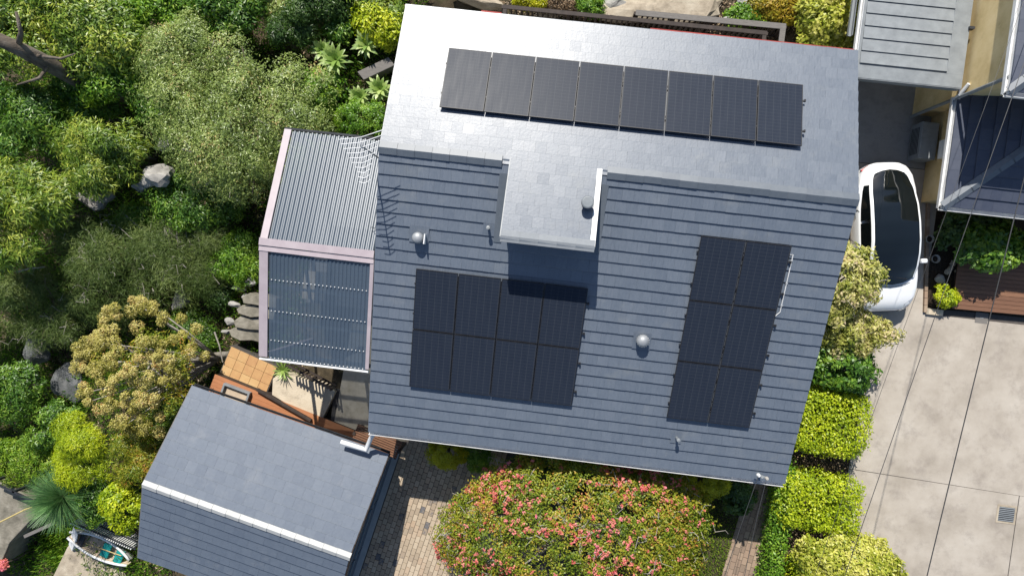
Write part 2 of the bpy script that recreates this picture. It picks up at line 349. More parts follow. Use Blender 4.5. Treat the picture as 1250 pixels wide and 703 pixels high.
def crown_points(c, rad, ncl, rng, low=-.3, shell=.6, amp=.28, lobes=0):
    rad = np.array(rad)
    if not lobes:
        d = unit(rng.normal(size=(ncl * 3, 3))); d = d[d[:, 2] > low][:ncl]
        r = (shell + (1 - shell) * rng.uniform(0, 1, (len(d), 1)) ** .6) * lumps(d, rng, amp)[:, None]
        return np.array(c) + d * r * rad, d
    # several lobes of different size and height, with gaps between them
    ld = unit(rng.normal(size=(lobes * 4, 3)) * np.array([1, 1, .75])); ld = ld[ld[:, 2] > -.05][:lobes]
    lc = ld * rng.uniform(.45, .85, (len(ld), 1)); lc[0] *= .3; lr = rng.uniform(.29, .52, len(ld))
    w = lr ** 2 / (lr ** 2).sum(); k = rng.choice(len(ld), ncl * 3, p=w)
    d = unit(rng.normal(size=(ncl * 3, 3)) + ld[k] * .5 + np.array([0, 0, .25])); ok = d[:, 2] > low; d, k = d[ok][:ncl], k[ok][:ncl]
    r = (shell + (1 - shell) * rng.uniform(0, 1, (len(d), 1)) ** .6)
    return np.array(c) + (lc[k] + d * r * lr[k][:, None]) * rad, d
def crown_leaves(cc, cd, clr, nl, L, Wd, rng, up=.45, out=.5, spread=1.0, along=.4):
    k = len(cc); cs = clr * rng.uniform(.65, 1.3, (k, 1, 1))
    q = unit(rng.normal(size=(k, nl, 3))) * rng.uniform(.25, 1, (k, nl, 1)) ** .5
    q[..., 2] *= .75
    p = (cc[:, None] + q * cs).reshape(-1, 3); qd = q.reshape(-1, 3); dd = np.repeat(cd, nl, 0)
    n = unit(qd * .6 + dd * out + np.array([0, 0, up]) + rng.normal(0, .42 * spread, p.shape))
    a = qd * along + dd * along * .6 + rng.normal(0, .6, p.shape)
    rn = np.clip(np.repeat(rng.uniform(0, 1, k), nl) * .5 + rng.uniform(0, 1, len(p)) * .5 + rng.normal(0, .07, len(p)), 0, 1)
    ph = rng.uniform(0, 6.3, 3); tone = np.sin(p[:, 0] * 2.3 + ph[0]) * np.sin(p[:, 1] * 2.0 + ph[1]) + .6 * np.sin(p[:, 0] * 5.1 + p[:, 1] * 4.3 + ph[2])
    rn = np.clip(rn + .13 * tone, 0, 1)
    return leaf_quads(p, n, a, L, Wd, rng), rn
def gz(x, y):
    """height of the natural ground"""
    z = -0.03
    if x < -1.6: z -= min(4.4, (-1.6 - x) * .27)
    if y > 4.5 and x > -2: z += min(.5, (y - 4.5) * .12) * min(1, (x + 2) / 2)
    return z
CL = {}
def plant(name, label, cat, px, py, rx, ry, ztop, hm, leaf, ncl, clr, nl, L, Wd, group=None, base=None, trunk=None, bark='bark', low=-.25, shell=.55, amp=.28,
          up=.45, out=.5, along=.4, spread=1.0, seed=None, part='crown', limbs=6, twigs=0, lobes=None):
    """tree or shrub whose crown shows at pixel (px, py) with radii (rx, ry) pixels, crown top at ztop, crown hm deep"""
    rng = np.random.default_rng(seed if seed is not None else int(px * 131 + py * 17))
    zc = ztop - hm * .5; c = P(px, py, zc); k = mpp(zc)
    b = P(*base, 0) if base else c
    g = gz(b.x, b.y); loc = Vector((b.x, b.y, g))
    t = thing(name, loc, label, cat, group)
    rad = (rx * k, ry * k, hm * .5)
    if lobes is None: lobes = 0 if cat not in ('tree', 'scrub') else max(5, int(rx * ry / 330) + 4)
    cc, cd = crown_points((c.x, c.y, zc), rad, ncl, rng, low, shell, amp, lobes)
    if cat in ('tree', 'scrub'): nl = int(nl * 1.3)
    V, rn = crown_leaves(cc, cd, clr, nl, L, Wd, rng, up, out, spread, along); CL[t] = (cc, cd)
    V = V - np.array(loc)
    o = link(part, quads_mesh(part, V, rn), LF[leaf], t)
    mb = MB(); tr = trunk or max(.03, min(.16, rx * k * .07))
    cen = Vector((c.x, c.y, zc - hm * .25)); m1 = loc.lerp(cen, .5) + Vector((random.uniform(-.08, .08), random.uniform(-.08, .08), 0))
    mb.tube([loc - Vector((0, 0, .1)), m1, cen], [tr * 1.25, tr, tr * .7], 8)
    for i in range(limbs):
        e = Vector(cc[rng.integers(len(cc))]); md = cen.lerp(e, .5) + Vector((0, 0, -.06))
        mb.tube([cen, md, e], [tr * .5, tr * .33, tr * .12], 6)
    mb.build('trunk', M[bark], t, smooth=True)
    if twigs:
        tw = MB()
        for i in range(twigs):
            e = Vector(cc[rng.integers(len(cc))]); dr = Vector(cd[rng.integers(len(cd))])
            s0 = e; pts = [s0]
            for j in range(3):
                s0 = s0 + Vector((rng.normal(0, .14), rng.normal(0, .14), rng.uniform(.0, .09))); pts.append(s0)
            tw.tube(pts, [.014, .011, .008, .004], 4)
        tag(tw.build('bare_twigs', M['palebark'], t), kind='stuff')
    return t
def clump(name, label, cat, loc, n, L, Wd, leaf, group=None, elev=(.15, 1.2), seed=1, seg=4, curl=.5, part='leaf', single=False, rise=0):
    """rosette of long blades from one base; each blade its own part when single"""
    rng = np.random.default_rng(seed); t = thing(name, loc, label, cat, group); allq = []; allr = []
    for i in range(n):
        az = rng.uniform(0, 6.283) if not single else 2.4 * i; el = elev[0] + (elev[1] - elev[0]) * (i / n if single else rng.uniform(0, 1))
        l = L * rng.uniform(.75, 1.1); w = Wd * rng.uniform(.85, 1.15); p = np.array([0, 0, rise], float); prev = None; qs = []
        side = np.array([-math.sin(az), math.cos(az), 0])
        for s in range(seg + 1):
            f = s / seg; wd = w * (math.sin(math.pi * min(1, .25 + f * .75)) ** .8) * .5
            if s == seg: wd = .002
            a_, b_ = p + side * wd, p - side * wd
            if prev is not None: qs.append([prev[0], prev[1], b_, a_])
            prev = (a_, b_)
            e = el - curl * f * f
            p = p + np.array([math.cos(az) * math.cos(e), math.sin(az) * math.cos(e), math.sin(e)]) * l / seg
        r_ = rng.uniform(0, 1)
        if single:
            link(part, quads_mesh(part, np.array(qs), np.full(len(qs), r_)), LF[leaf], t)
        else: allq += qs; allr += [r_] * len(qs)
    if not single: tag(link('leaves', quads_mesh('leaves', np.array(allq), np.array(allr)), LF[leaf], t), kind='stuff')
    return t
def box_hedge(name, label, x0, y0, x1, y1, z0, z1, leaf='hedge', dens=430, L=.085, Wd=.05, group=None, pn=5, seed=3, jit=.045):
    rng = np.random.default_rng(seed); c = np.array([(x0 + x1) / 2, (y0 + y1) / 2, (z0 + z1) / 2]); h = np.array([x1 - x0, y1 - y0, z1 - z0]) / 2
    loc = Vector((c[0], c[1], z0)); t = thing(name, loc, label, 'hedge', group)
    ar = [h[1] * h[2], h[0] * h[2], h[0] * h[1]]; N = int(8 * sum(ar) * dens * .55)
    ax = rng.choice(3, N, p=np.array(ar) / sum(ar)); q = rng.uniform(-1, 1, (N, 3)); sg = rng.choice([-1, 1], N); sg[ax == 2] = 1
    q[np.arange(N), ax] = sg
    q /= ((np.abs(q) ** pn).sum(1) ** (1 / pn))[:, None]
    nrm = unit(np.sign(q) * np.abs(q) ** (pn - 1) / h)
    wob = .035 * np.sin(q[:, :1] * h[0] * 5 + seed) * np.cos(q[:, 1:2] * h[1] * 4.3) + .03 * np.sin(q[:, 1:2] * h[1] * 9 + q[:, :1] * h[0] * 7)
    p = c + q * h + nrm * (rng.normal(0, jit, (N, 1)) + wob)
    n = unit(nrm * .7 + np.array([0, 0, .35]) + rng.normal(0, .45, p.shape)); a = rng.normal(0, 1, p.shape) + nrm * .5
    pat = np.sin(p[:, 0] * 4.1 + seed) * np.sin(p[:, 1] * 3.7) * .5 + .5
    rn = np.clip(.4 * pat + .6 * rng.uniform(0, 1, N), 0, 1)
    link('foliage', quads_mesh('foliage', leaf_quads(p, n, a, L, Wd, rng) - np.array(loc), rn), LF[leaf], t)
    Ns = N // 14; p3 = c + q[:Ns] * h + nrm[:Ns] * rng.uniform(.03, .14, (Ns, 1)); n3 = unit(rng.normal(size=p3.shape) + nrm[:Ns] * .3)
    link('stray_shoots', quads_mesh('stray_shoots', leaf_quads(p3, n3, nrm[:Ns] + rng.normal(0, .5, p3.shape), L * 1.3, Wd * .9, rng) - np.array(loc), rng.uniform(.2, 1, Ns)), LF[leaf], t)['kind'] = 'stuff'
    # twiggy inside
    b = MB(); s = .82
    for i in range(int(30 + 16 * h[0] * h[1])):
        e = c + rng.uniform(-1, 1, 3) * h * .92; f = np.array([c[0] + (e[0] - c[0]) * .6, c[1] + (e[1] - c[1]) * .6, z0])
        b.tube([f, (f + e) / 2 + rng.normal(0, .05, 3), e], [.02, .012, .006], 5)
    b.build('branches', M['bark'], t)
    N2 = N // 2; p2 = c + rng.uniform(-.9, .9, (N2, 3)) * h; n2 = unit(rng.normal(size=p2.shape) + np.array([0, 0, .5]))
    link('inner_foliage', quads_mesh('inner_foliage', leaf_quads(p2, n2, rng.normal(size=p2.shape), L * 1.2, Wd * 1.3, rng) - np.array(loc), rng.uniform(0, .5, N2)), LF[leaf], t)
    return t
def rock(name, label, px, py, rx, ry, z, hz, m='greyrock', seed=0, group=None, cat='rock', sub=3):
    c = P(px, py, z); k = mpp(z); rng = np.random.default_rng(seed + int(px))
    bm = bmesh.new(); bmesh.ops.create_icosphere(bm, subdivisions=sub, radius=1)
    pl = [(unit(rng.normal(size=3) * np.array([1, 1, 1.3])), rng.uniform(.5, .85)) for i in range(16)]
    ks = rng.normal(0, 3, (5, 3)); ph = rng.uniform(0, 6, 5)
    for v in bm.verts:
        q = np.array(v.co)
        for n_, d_ in pl:
            e = q @ n_ - d_
            if e > 0: q = q - n_ * e
        q = q * (1 + .05 * np.sin(ks @ q + ph).sum() + .03 * np.sin(ks @ q * 3.1 + ph).sum())
        v.co = (q[0] * rx * k, q[1] * ry * k, q[2] * hz)
    me = bpy.data.meshes.new(name); bm.to_mesh(me); bm.free()
    o = link(name, me, M[m], None, c)
    o.rotation_euler.z = rng.uniform(-.3, .3)
    return tag(o, label, cat, group)

# ------------------------------------------------------------------ ground
def make_ground():
    xs = [-160, -80, -45, -30, -24] + [-20 + .5 * i for i in range(61)] + [12, 16, 20, 25, 30, 45, 80, 160]
    ys = [-160, -80, -45, -30, -24] + [-19 + .5 * i for i in range(59)] + [12, 15, 20, 30, 45, 80, 160]
    rng = np.random.default_rng(2); vs = []
    for y in ys:
        for x in xs:
            z = gz(x, y)
            if x < -2.5 or y > 6.5: z += .10 * math.sin(x * 1.7 + y) * math.cos(y * 1.3) + rng.normal(0, .04)
            if x > -1.6 and y < 6.5: z = -.03 if y < 4.5 else z
            vs.append((x, y, z - .02))
    nx = len(xs); fs = [(j * nx + i, j * nx + i + 1, (j + 1) * nx + i + 1, (j + 1) * nx + i) for j in range(len(ys) - 1) for i in range(nx - 1)]
    b = MB(); b.add(vs, fs); o = b.build('ground', M['litter'], smooth=True); tag(o, 'leaf littered soil under the trees and around the houses', 'ground', kind='structure')
make_ground()

# driveway: slabs with joints between them on one dark bed
def flat(name, poly, z, m, parent=None):
    b = MB(); b.add([(p[0], p[1], z) for p in poly], [tuple(range(len(poly)))]); return b.build(name, m, parent)
A = P(1030, 571, 0); B = P(1250, 606, 0); sj = (B.y - A.y) / (B.x - A.x)
def jy(x): return A.y + (x - A.x) * sj
C1 = P(1239, 640, 0); C2 = P(1230, 703, 0); sx_ = (C2.x - C1.x) / (C2.y - C1.y)
def jx(y): return C1.x + (y - C1.y) * sx_
bed = tag(flat('driveway', [(13.2, -60), (60, -60), (60, 3.2), (13.2, 3.2)], -.012, M['joint']), 'pale concrete driveway in large slabs beside the house', 'driveway', kind='structure')
g_ = .014
def slab(poly):
    b = MB(); b.prism(poly, -.011, .004); return b.build('slab', M['concrete'], bed, bevel=.003)
slab([(13.3, jy(13.3) + g_), (38, jy(38) + g_), (38, -2.5), (17.4, -2.62), (16.95, -2.5), (16.95, 2.0), (13.3, 2.0)])
slab([(13.3, -40), (jx(-40) - g_, -40), (jx(jy(20.3)) - g_, jy(20.3) - g_), (13.3, jy(13.3) - g_)])
slab([(jx(-40) + g_, -40), (38, -40), (38, jy(38) - g_), (jx(jy(20.3)) + g_, jy(20.3) - g_)])
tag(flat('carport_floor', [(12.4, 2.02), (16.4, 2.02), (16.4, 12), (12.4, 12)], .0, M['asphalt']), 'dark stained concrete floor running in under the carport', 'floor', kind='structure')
b = MB(); c = P(1218, 615, 0.012); d = P(1240, 637, 0.012); grate = thing('drain_grate', (c.x, d.y, 0), 'square steel drain grate set in the driveway concrete', 'drain grate')
x0, x1, y0, y1 = c.x, d.x, d.y, c.y
x1 = x0 + .62; y0 = y1 - .6
b.box((x0, y0, .006), (x1, y0 + .06, .016)).box((x0, y1 - .06, .006), (x1, y1, .016)).box((x0, y0 + .06, .006), (x0 + .06, y1 - .06, .016)).box((x1 - .06, y0 + .06, .006), (x1, y1 - .06, .016))
b.build('frame', M['sandstone'], grate)
flatb = MB(); flatb.box((x0 + .06, y0 + .06, .0052), (x1 - .06, y1 - .06, .0072)); flatb.build('sump', M['plastic_black'], grate)
for i in range(8):
    yy = y0 + .08 + i * .06; MB().box((x0 + .06, yy, .0085), (x1 - .06, yy + .03, .0155)).build('bar', M['grey_metal'], grate)
c = P(1198, 388, .006); t = thing('inspection_cover', c, 'small square concrete inspection cover beside the timber deck', 'inspection cover')
MB().box((c.x - .2, c.y - .17, .005), (c.x + .2, c.y + .17, .012)).build('lid', M['greywood'], t); MB().box((c.x - .05, c.y - .01, .012), (c.x + .05, c.y + .01, .02)).build('lifting_bar', M['grey_metal'], t)

# ------------------------------------------------------------------ main house
TP = math.tan(.28266); CP = math.cos(.28266); SP = math.sin(.28266); ZR = 5.30
HL, HU, HV = 12.075, 4.047, 7.874
DX0, DX1, DY = 3.365, 5.683, 1.92
house = thing('house', (HL / 2, -2, 0), 'large house with a blue grey tiled roof, raised dormer and three solar arrays', 'house')
w = MB(); wi = .45
def zroof(y): return ZR - abs(y) * TP
gx0, gx1, gy0, gy1 = wi, HL - wi, -HV + .6, HU - .5
prof = [(gy0, -.6), (gy1, -.6), (gy1, zroof(gy1) - .12), (0, ZR - .14), (gy0, zroof(gy0) - .12)]
n = len(prof); w.add([(gx0, p[0], p[1]) for p in prof] + [(gx1, p[0], p[1]) for p in prof], [tuple(range(n))[::-1], tuple(range(n, 2 * n))] + [(i, (i + 1) % n, n + (i + 1) % n, n + i) for i in range(n)])
w.build('wall', M['render'], house)
def window(parent, c, dx, dz, ax, frame_m='white', sgn=1):
    """window centred at c in a wall facing along axis ax"""
    f = MB(); u = Vector((1, 0, 0)) if ax == 'y' else Vector((0, 1, 0)); nn = Vector((0, sgn, 0)) if ax == 'y' else Vector((sgn, 0, 0)); c = Vector(c)
    for a_, b_ in ((-1, -1), (1, 1)):
        f.bar(c + u * (a_ * dx / 2) + Vector((0, 0, -dz / 2)) + nn * .02, c + u * (a_ * dx / 2) + Vector((0, 0, dz / 2)) + nn * .02, .06, .06, up=nn)
        f.bar(c + u * (-dx / 2 + .03) + Vector((0, 0, b_ * dz / 2)) + nn * .02, c + u * (dx / 2 - .03) + Vector((0, 0, b_ * dz / 2)) + nn * .02, .058, .062, up=nn)
    f.bar(c - Vector((0, 0, dz / 2 - .03)) + nn * .02, c + Vector((0, 0, dz / 2 - .03)) + nn * .02, .04, .05, up=nn)
    o = f.build('window', M[frame_m], parent)
    MB().bar(c - u * (dx / 2 - .03) + nn * .006, c + u * (dx / 2 - .03) + nn * .006, .012, dz - .06, up=(0, 0, 1)).build('pane', M['carglass'], o)
for x in (2.2, 5.2, 8.6): window(house, (x, gy0, 1.5), 1.6, 1.2, 'y', sgn=-1)
for x in (2.4, 6.0, 9.6): window(house, (x, gy1, 2.2), 1.8, 1.3, 'y')
for y in (-5.5, -2.0): window(house, (gx1, y, 1.6), 1.4, 1.1, 'x')
roof = MB()
th = .10
pr = [(-HV + .04, zroof(HV - .04)), (0, ZR), (HU - .04, zroof(HU - .04)), (HU - .04, zroof(HU - .04) - th), (0, ZR - th), (-HV + .04, zroof(HV - .04) - th)]
n = 6; roof.add([(.02, p[0], p[1]) for p in pr] + [(HL - .02, p[0], p[1]) for p in pr], [(0, 1, 4, 5), (1, 2, 3, 4), (n, n + 5, n + 4, n + 1), (n + 1, n + 4, n + 3, n + 2)] + [(i, (i + 1) % n, n + (i + 1) % n, n + i) for i in range(n)])
roof_o = roof.build('roof', M['dark_metal'], house)
tw = .292
dn_up = Vector((0, CP, -SP)); dn_lo = Vector((0, -CP, -SP)); ux = Vector((1, 0, 0))
Tlo, tl, _ = lay_tiles((0, 0, ZR), ux, dn_lo, HL, HV / CP, .322, tw, keep=lambda x, d: not (DX0 + .1 < x < DX1 - .1 and d * CP < DY - .15))
Tup, tl2, _ = lay_tiles((0, 0, ZR), ux, dn_up, HL, HU / CP, .312, tw)
Tdo, _, _ = lay_tiles((DX0, -DY, ZR + DY * TP), ux, dn_up, DX1 - DX0 - .12, DY / CP + .05, .312, tw)
tv, tf = tile_mesh(tw, .39, .026)
def away(T): return T.translation
pieces(roof_o, 'tile', tv, tf, Tlo + Tup + Tdo, M['tile'], 300, 'tile_field')
# ridge tiles, folded over the ridge
def ridge_mesh(l, wdt, ang, th=.018):
    vs = []; c_, s_ = math.cos(ang), math.sin(ang)
    for x in (0, l):
        for o in (th, 0):
            vs += [(x, -wdt * c_, -wdt * s_ + o), (x, 0, .014 + o), (x, wdt * c_, -wdt * s_ + o)]
    fs = [(0, 1, 7, 6), (1, 2, 8, 7), (3, 9, 10, 4), (4, 10, 11, 5), (0, 6, 9, 3), (2, 5, 11, 8), (0, 3, 4, 1), (1, 4, 5, 2), (6, 7, 10, 9), (7, 8, 11, 10)]
    return [Vector(v) for v in vs], fs
rv, rf = ridge_mesh(.47, .165, .28266)
Ts = []; x = 0.0
while x < HL - .2:
    if not (DX0 - .38 < x < DX1 - .05):
        Ts.append(Matrix.Translation((x, random.uniform(-.008, .008), ZR + .072 + random.uniform(0, .008))) @ Matrix.Rotation(-.03 + random.uniform(-.006, .006), 4, 'Y') @ Matrix.Scale(min(1, (HL - x) / .47), 4, (1, 0, 0)))
    x += .448
pieces(roof_o, 'ridge_tile', rv, rf, Ts, M['ridge'])
# verges, gutters
for xx in (-.006, HL + .006):
    MB().bar((xx, -HV + .02, zroof(HV) - .035), (xx, -.012, ZR - .03), .012, .12).build('verge_trim', M['tile'], house)
    MB().bar((xx, HU - .02, zroof(HU) - .035), (xx, .012, ZR - .03), .012, .12).build('verge_trim', M['tile'], house)
def gutter(parent, a, b_, m, wdt=.11, h=.1, name='gutter', up=(0, 0, 1)):
    a = Vector(a); b_ = Vector(b_); d = (b_ - a).normalized(); s = d.cross(Vector((0, 0, 1)))
    pr = [(-wdt / 2, h), (-wdt / 2, 0), (wdt / 2, 0), (wdt / 2, h), (wdt / 2 - .012, h), (wdt / 2 - .012, .012), (-wdt / 2 + .012, .012), (-wdt / 2 + .012, h)]
    vs = [a + s * p + Vector((0, 0, q)) for p, q in pr] + [b_ + s * p + Vector((0, 0, q)) for p, q in pr]; n = 8
    fs = [(i, (i + 1) % n, n + (i + 1) % n, n + i) for i in range(n)] + [(0, 1, 6, 7), (1, 2, 5, 6), (2, 3, 4, 5)] + [(n, n + 7, n + 6, n + 1), (n + 1, n + 6, n + 5, n + 2), (n + 2, n + 5, n + 4, n + 3)]
    mb = MB(); mb.add(vs, fs); return mb.build(name, M[m], parent)
ze = zroof(HV)
gutter(house, (.0, -HV - .065, ze - .10), (HL, -HV - .065, ze - .10), 'white')
zu = zroof(HU)
gutter(house, (.0, HU + .03, zu - .13), (HL, HU + .03, zu - .13), 'dark_metal', .07, .1)
MB().bar((2.05, HU + .035, zu + .03), (2.6, HU + .035, zu + .03), .07, .012).build('sarking_edge', M['red'], house)
MB().bar((6.6, HU + .035, zu + .03), (HL - .1, HU + .025, zu + .03), .055, .012).build('sarking_edge', M['red'], house)
# dormer: the upper slope carried on past the ridge
zd = ZR + DY * TP
dm = MB()
dm.add([(DX0 + .02, -.0, ZR - .01), (DX1 - .02, -.0, ZR - .01), (DX1 - .02, -DY + .02, zd - .01), (DX0 + .02, -DY + .02, zd - .01),
        (DX0 + .02, -.0, ZR - .1), (DX1 - .02, -.0, ZR - .1), (DX1 - .02, -DY + .02, zd - .1), (DX0 + .02, -DY + .02, zd - .1)], BOXF)
dormer = dm.build('dormer', M['dark_metal'], house)
wz = lambda y: ZR + y * TP
dw = MB(); i_ = .06
vs = []
for xx in (DX0 + i_, DX1 - i_): vs += [(xx, -.25, wz(-.25) - .05), (xx, -DY + .12, wz(-DY) - .05), (xx, -DY + .12, zd - .12), (xx, -.25, ZR + .25 * TP - .12)]
dw.add(vs, [(0, 1, 2, 3), (4, 7, 6, 5), (0, 4, 5, 1), (1, 5, 6, 2), (2, 6, 7, 3), (3, 7, 4, 0)])
dw.build('cheek_wall', M['grey_metal'], dormer)
for k_ in range(2): 
    xa = DX0 + .2 + k_ * 1.0
    MB().box((xa, -DY + .10, wz(-DY) + .25), (xa + .9, -DY + .125, zd - .25)).build('pane', M['carglass'], dormer)
MB().bar((DX1 - .055, .06, ZR + .045), (DX1 - .055, -DY - .02, zd + .06), .13, .05).build('barge_capping', M['white'], dormer)
MB().bar((DX0 - .012, .06, ZR - .03), (DX0 - .012, -DY - .02, zd - .02), .024, .15).build('barge_trim', M['grey_metal'], dormer)
MB().bar((DX0 - .02, -DY - .03, zd + .005), (DX1 + .01, -DY - .03, zd + .005), .06, .16).build('fascia', M['ridge'], dormer)
Ts = []; rv2, rf2 = ridge_mesh(.47, .15, .2)
for k_ in range(5): Ts.append(Matrix.Translation((DX0 + .0 + k_ * .462, -DY + .02, zd + .062)) @ Matrix.Rotation(-.012, 4, 'Y') @ Matrix.Rotation(-.1, 4, 'X'))
pieces(dormer, 'ridge_tile', rv2, rf2, Ts, M['capping'])
# flashings beside the dormer
for xx in (DX0 - .14, DX1 + .12):
    MB().bar((xx, -.3, ZR - .3 * TP + .075), (xx, -DY - .12, ZR - (DY + .12) * TP + .075), .2, .012).build('flashing', M['ridge'], dormer)
# vents
def vent(px, py, kind, label):
    d0 = P(px, py, 4.2)
    up = kind == 'dormer'
    zz = 4.2
    for _ in range(20):
        q = P(px, py, zz); zz = (ZR - q.y * TP) if up else (ZR - abs(q.y) * TP)
    q = P(px, py, zz); v = MB(); o = None
    if kind in ('dormer',):
        v.lathe([(.12, -.05), (.12, .34)], q, 18); o = v.build('flue', M['dark_metal'], house, smooth=False)
        MB().lathe([(.15, .3), (.155, .32), (.155, .43)], q, 20).build('cowl', M['dark_metal'], o); MB().lathe([(.15, .431), (.12, .45), (.02, .455)], q, 20).build('lid', M['grey_metal'], o)
    elif kind == 'turbine':
        v.lathe([(.12, -.05), (.12, .14)], q, 18); o = v.build('turbine_vent', M['grey_metal'], house)
        MB().lathe([(.13, .12), (.165, .17), (.175, .24), (.15, .31), (.08, .36), (.02, .37)], q, 20).build('dome', M['alu'], o, smooth=True)
        pl = MB(); pl.box((-.24, -.24, .07), (.24, .24, .078), frame(q, ux, (0, CP, SP), (0, -SP, CP))); pl.build('base_flashing', M['tile'], o)
        fin = MB()
        for k_ in range(16):
            a_ = k_ * math.pi / 8; fin.bar(q + Vector((math.cos(a_) * .165, math.sin(a_) * .165, .15)), q + Vector((math.cos(a_ + .3) * .16, math.sin(a_ + .3) * .16, .3)), .012, .02)
        fin.build('fin', M['alu'], o)
    elif kind == 'cowl':
        v.lathe([(.09, -.05), (.09, .2)], q, 16); o = v.build('exhaust_vent', M['grey_metal'], house)
        MB().lathe([(.14, .15), (.15, .2), (.15, .3), (.11, .36), (.02, .37)], q, 18).build('cap', M['alu'], o, smooth=True)
        pl = MB(); pl.box((-.26, -.1, .07), (.26, .36, .078), frame(q, ux, (0, CP, SP), (0, -SP, CP))); pl.build('base_flashing', M['tile'], o)
        MB().box(q + Vector((.17, -.14, .1)), q + Vector((.2, .12, .34))).build('side_plate', M['white'], o)
    else:
        v.lathe([(.035, -.05), (.035, .34), (.02, .345)], q, 12); o = v.build('vent_pipe', M['grey_metal'], house)
        MB().lathe([(.05, .3), (.055, .33), (.05, .38), (.01, .39)], q, 12).build('cap', M['grey_metal'], o)
        pl = MB(); pl.box((-.15, -.16, .07), (.15, .18, .076), frame(q, ux, (0, CP, SP), (0, -SP, CP))); pl.build('base_flashing', M['tile'], o)
    o['label'] = label
vent(716, 249, 'dormer', 'dark round flue on the dormer roof'); vent(783, 415, 'turbine', 'round turbine vent between the solar arrays')
vent(512, 291, 'cowl', 'grey capped vent above the eight panel block'); vent(597, 279, 'pipe', 'thin vent pipe beside the dormer'); vent(825, 533, 'pipe', 'thin vent pipe below the six panel block')
# downpipe from the corner onto the garage roof
dp = MB(); a = Vector((.12, -HV - .09, ze - .06)); q0, q1, q2 = P(453, 534, 2.7), P(447, 549, 2.45), P(416, 539, 2.5)
dp.tube([a, a + Vector((0, -.04, -.12)), q0, q1 + Vector((.03, .12, 0)), q1, q1 + Vector((-.12, .03, 0)), q2], .07, 10); dp.build('downpipe', M['white'], house, smooth=True)
# service bracket and wires
sb = P(928, 580, ze + .25); br = MB(); br.tube([(sb.x, sb.y, ze - .1), (sb.x, sb.y, ze + .42)], .035, 8); br.bar((sb.x - .16, sb.y + .06, ze + .36), (sb.x + .16, sb.y - .02, ze + .36), .05, .05)
bo = br.build('service_bracket', M['grey_metal'], house)
MB().lathe([(.04, 0), (.055, .05), (.04, .12), (.01, .13)], (sb.x - .12, sb.y + .05, ze + .38), 10).build('insulator', M['white'], bo); MB().lathe([(.04, 0), (.055, .05), (.04, .12), (.01, .13)], (sb.x + .12, sb.y - .01, ze + .38), 10).build('insulator', M['clay'], bo)

# ------------------------------------------------------------------ solar panels
PW, PH, GAP = 1.134, 1.7225, .02
fr = MB(); e = .018; hh = .035
fr.box((0, 0, 0), (PW, e, hh)).box((0, PH - e, 0), (PW, PH, hh)).box((0, e, 0), (e, PH - e, hh)).box((PW - e, e, 0), (PW, PH - e, hh))
me_fr = fr.mesh('panel_frame'); me_fr.materials.append(M['plastic_black'])
gl = MB(); gl.box((e, e, .006), (PW - e, PH - e, hh - .004)); me_gl = gl.mesh('panel_glass'); me_gl.materials.append(M['solar'])
def panel(T, label, group):
    o = bpy.data.objects.new('solar_panel', None); o.empty_display_size = .2; col.objects.link(o); o.matrix_world = T; W[o] = T.translation; tag(o, label, 'solar panel', group)
    for nm, me in (('frame', me_fr), ('glass', me_gl)):
        c_ = bpy.data.objects.new(nm, me); col.objects.link(c_); c_.parent = o
def array(x0, d0, nx, ny, up, label, group, railname):
    dn = dn_up if up else dn_lo; n = Vector((0, SP if up else -SP, CP)); H = .18 if up else .125
    for j in range(ny):
        for i in range(nx):
            p = Vector((x0 + i * (PW + GAP), 0, ZR)) + dn * (d0 + j * (PH + GAP)) + n * H
            if up: T = frame(p + ux * PW, -ux, dn, n)       # keeps the axes right handed
            else: T = frame(p + dn * PH, ux, -dn, n)
            panel(T, label(i, j), group)
        for f_ in (.25, .75):
            a_ = Vector((x0 - .03, 0, ZR)) + dn * (d0 + j * (PH + GAP) + PH * f_) + n * (H - .022); b_ = a_ + ux * (nx * (PW + GAP) + .09)
            r_ = MB(); r_.bar(a_, b_, .04, .04, up=n); loc = a_
            t = thing('mounting_rail', a_, railname, 'mounting rail', group + ' rails')
            r_.build('rail', M['dark_metal'], t)
            ft = MB()
            k_ = 0
            while k_ * 1.4 < nx * PW:
                c_ = a_ + ux * (.12 + k_ * 1.4); ft.bar(c_ - n * .02, c_ - n * (H - .055), .05, .05, up=(0, 1, 0)); k_ += 1
            ft.build('rail_foot', M['alu'], t)
            MB().bar(b_ - ux * .03 + n * .02, b_ + ux * .01 + n * .02, .06, .05, up=n).build('end_cap', M['plastic_black'], t)
ORD = ('first', 'second', 'third', 'fourth', 'fifth', 'sixth', 'seventh', 'eighth')
array(1.3845, 1.2104, 8, 1, True, lambda i, j: 'black solar panel, %s from the patio roof end in the row of eight' % ORD[i], 'solar panels on the upper slope', 'aluminium rail under the row of eight solar panels')
array(1.1476, 3.0566, 4, 2, False, lambda i, j: 'black solar panel, %s from the patio roof, %s row of eight panel block' % (ORD[i], ('ridge side', 'eave side')[j]), 'solar panels in the eight panel block', 'aluminium rail under the four by two block of solar panels')
array(8.4077, 1.3074, 2, 3, False, lambda i, j: 'black solar panel, %s side, %s row of the six panel block' % (('turbine vent', 'parked car')[i], ('ridge end', 'middle', 'eave end')[j]), 'solar panels in the six panel block', 'aluminium rail under the two by three block of solar panels')
def onlow(px, py, h=.06):
    zz = 4.
    for _ in range(20): zz = ZR + h - abs(P(px, py, zz).y) * TP
    return P(px, py, zz)
t = thing('white_conduit', onlow(968, 311), 'thin white conduit bent around the car side of the six panel block', 'conduit')
mb = MB(); mb.tube([onlow(955, 311, .085), onlow(968, 311, .085), onlow(952, 381, .085), onlow(946, 386, .085)], .012, 6); mb.build('pipe', M['white'], t)
mb = MB()
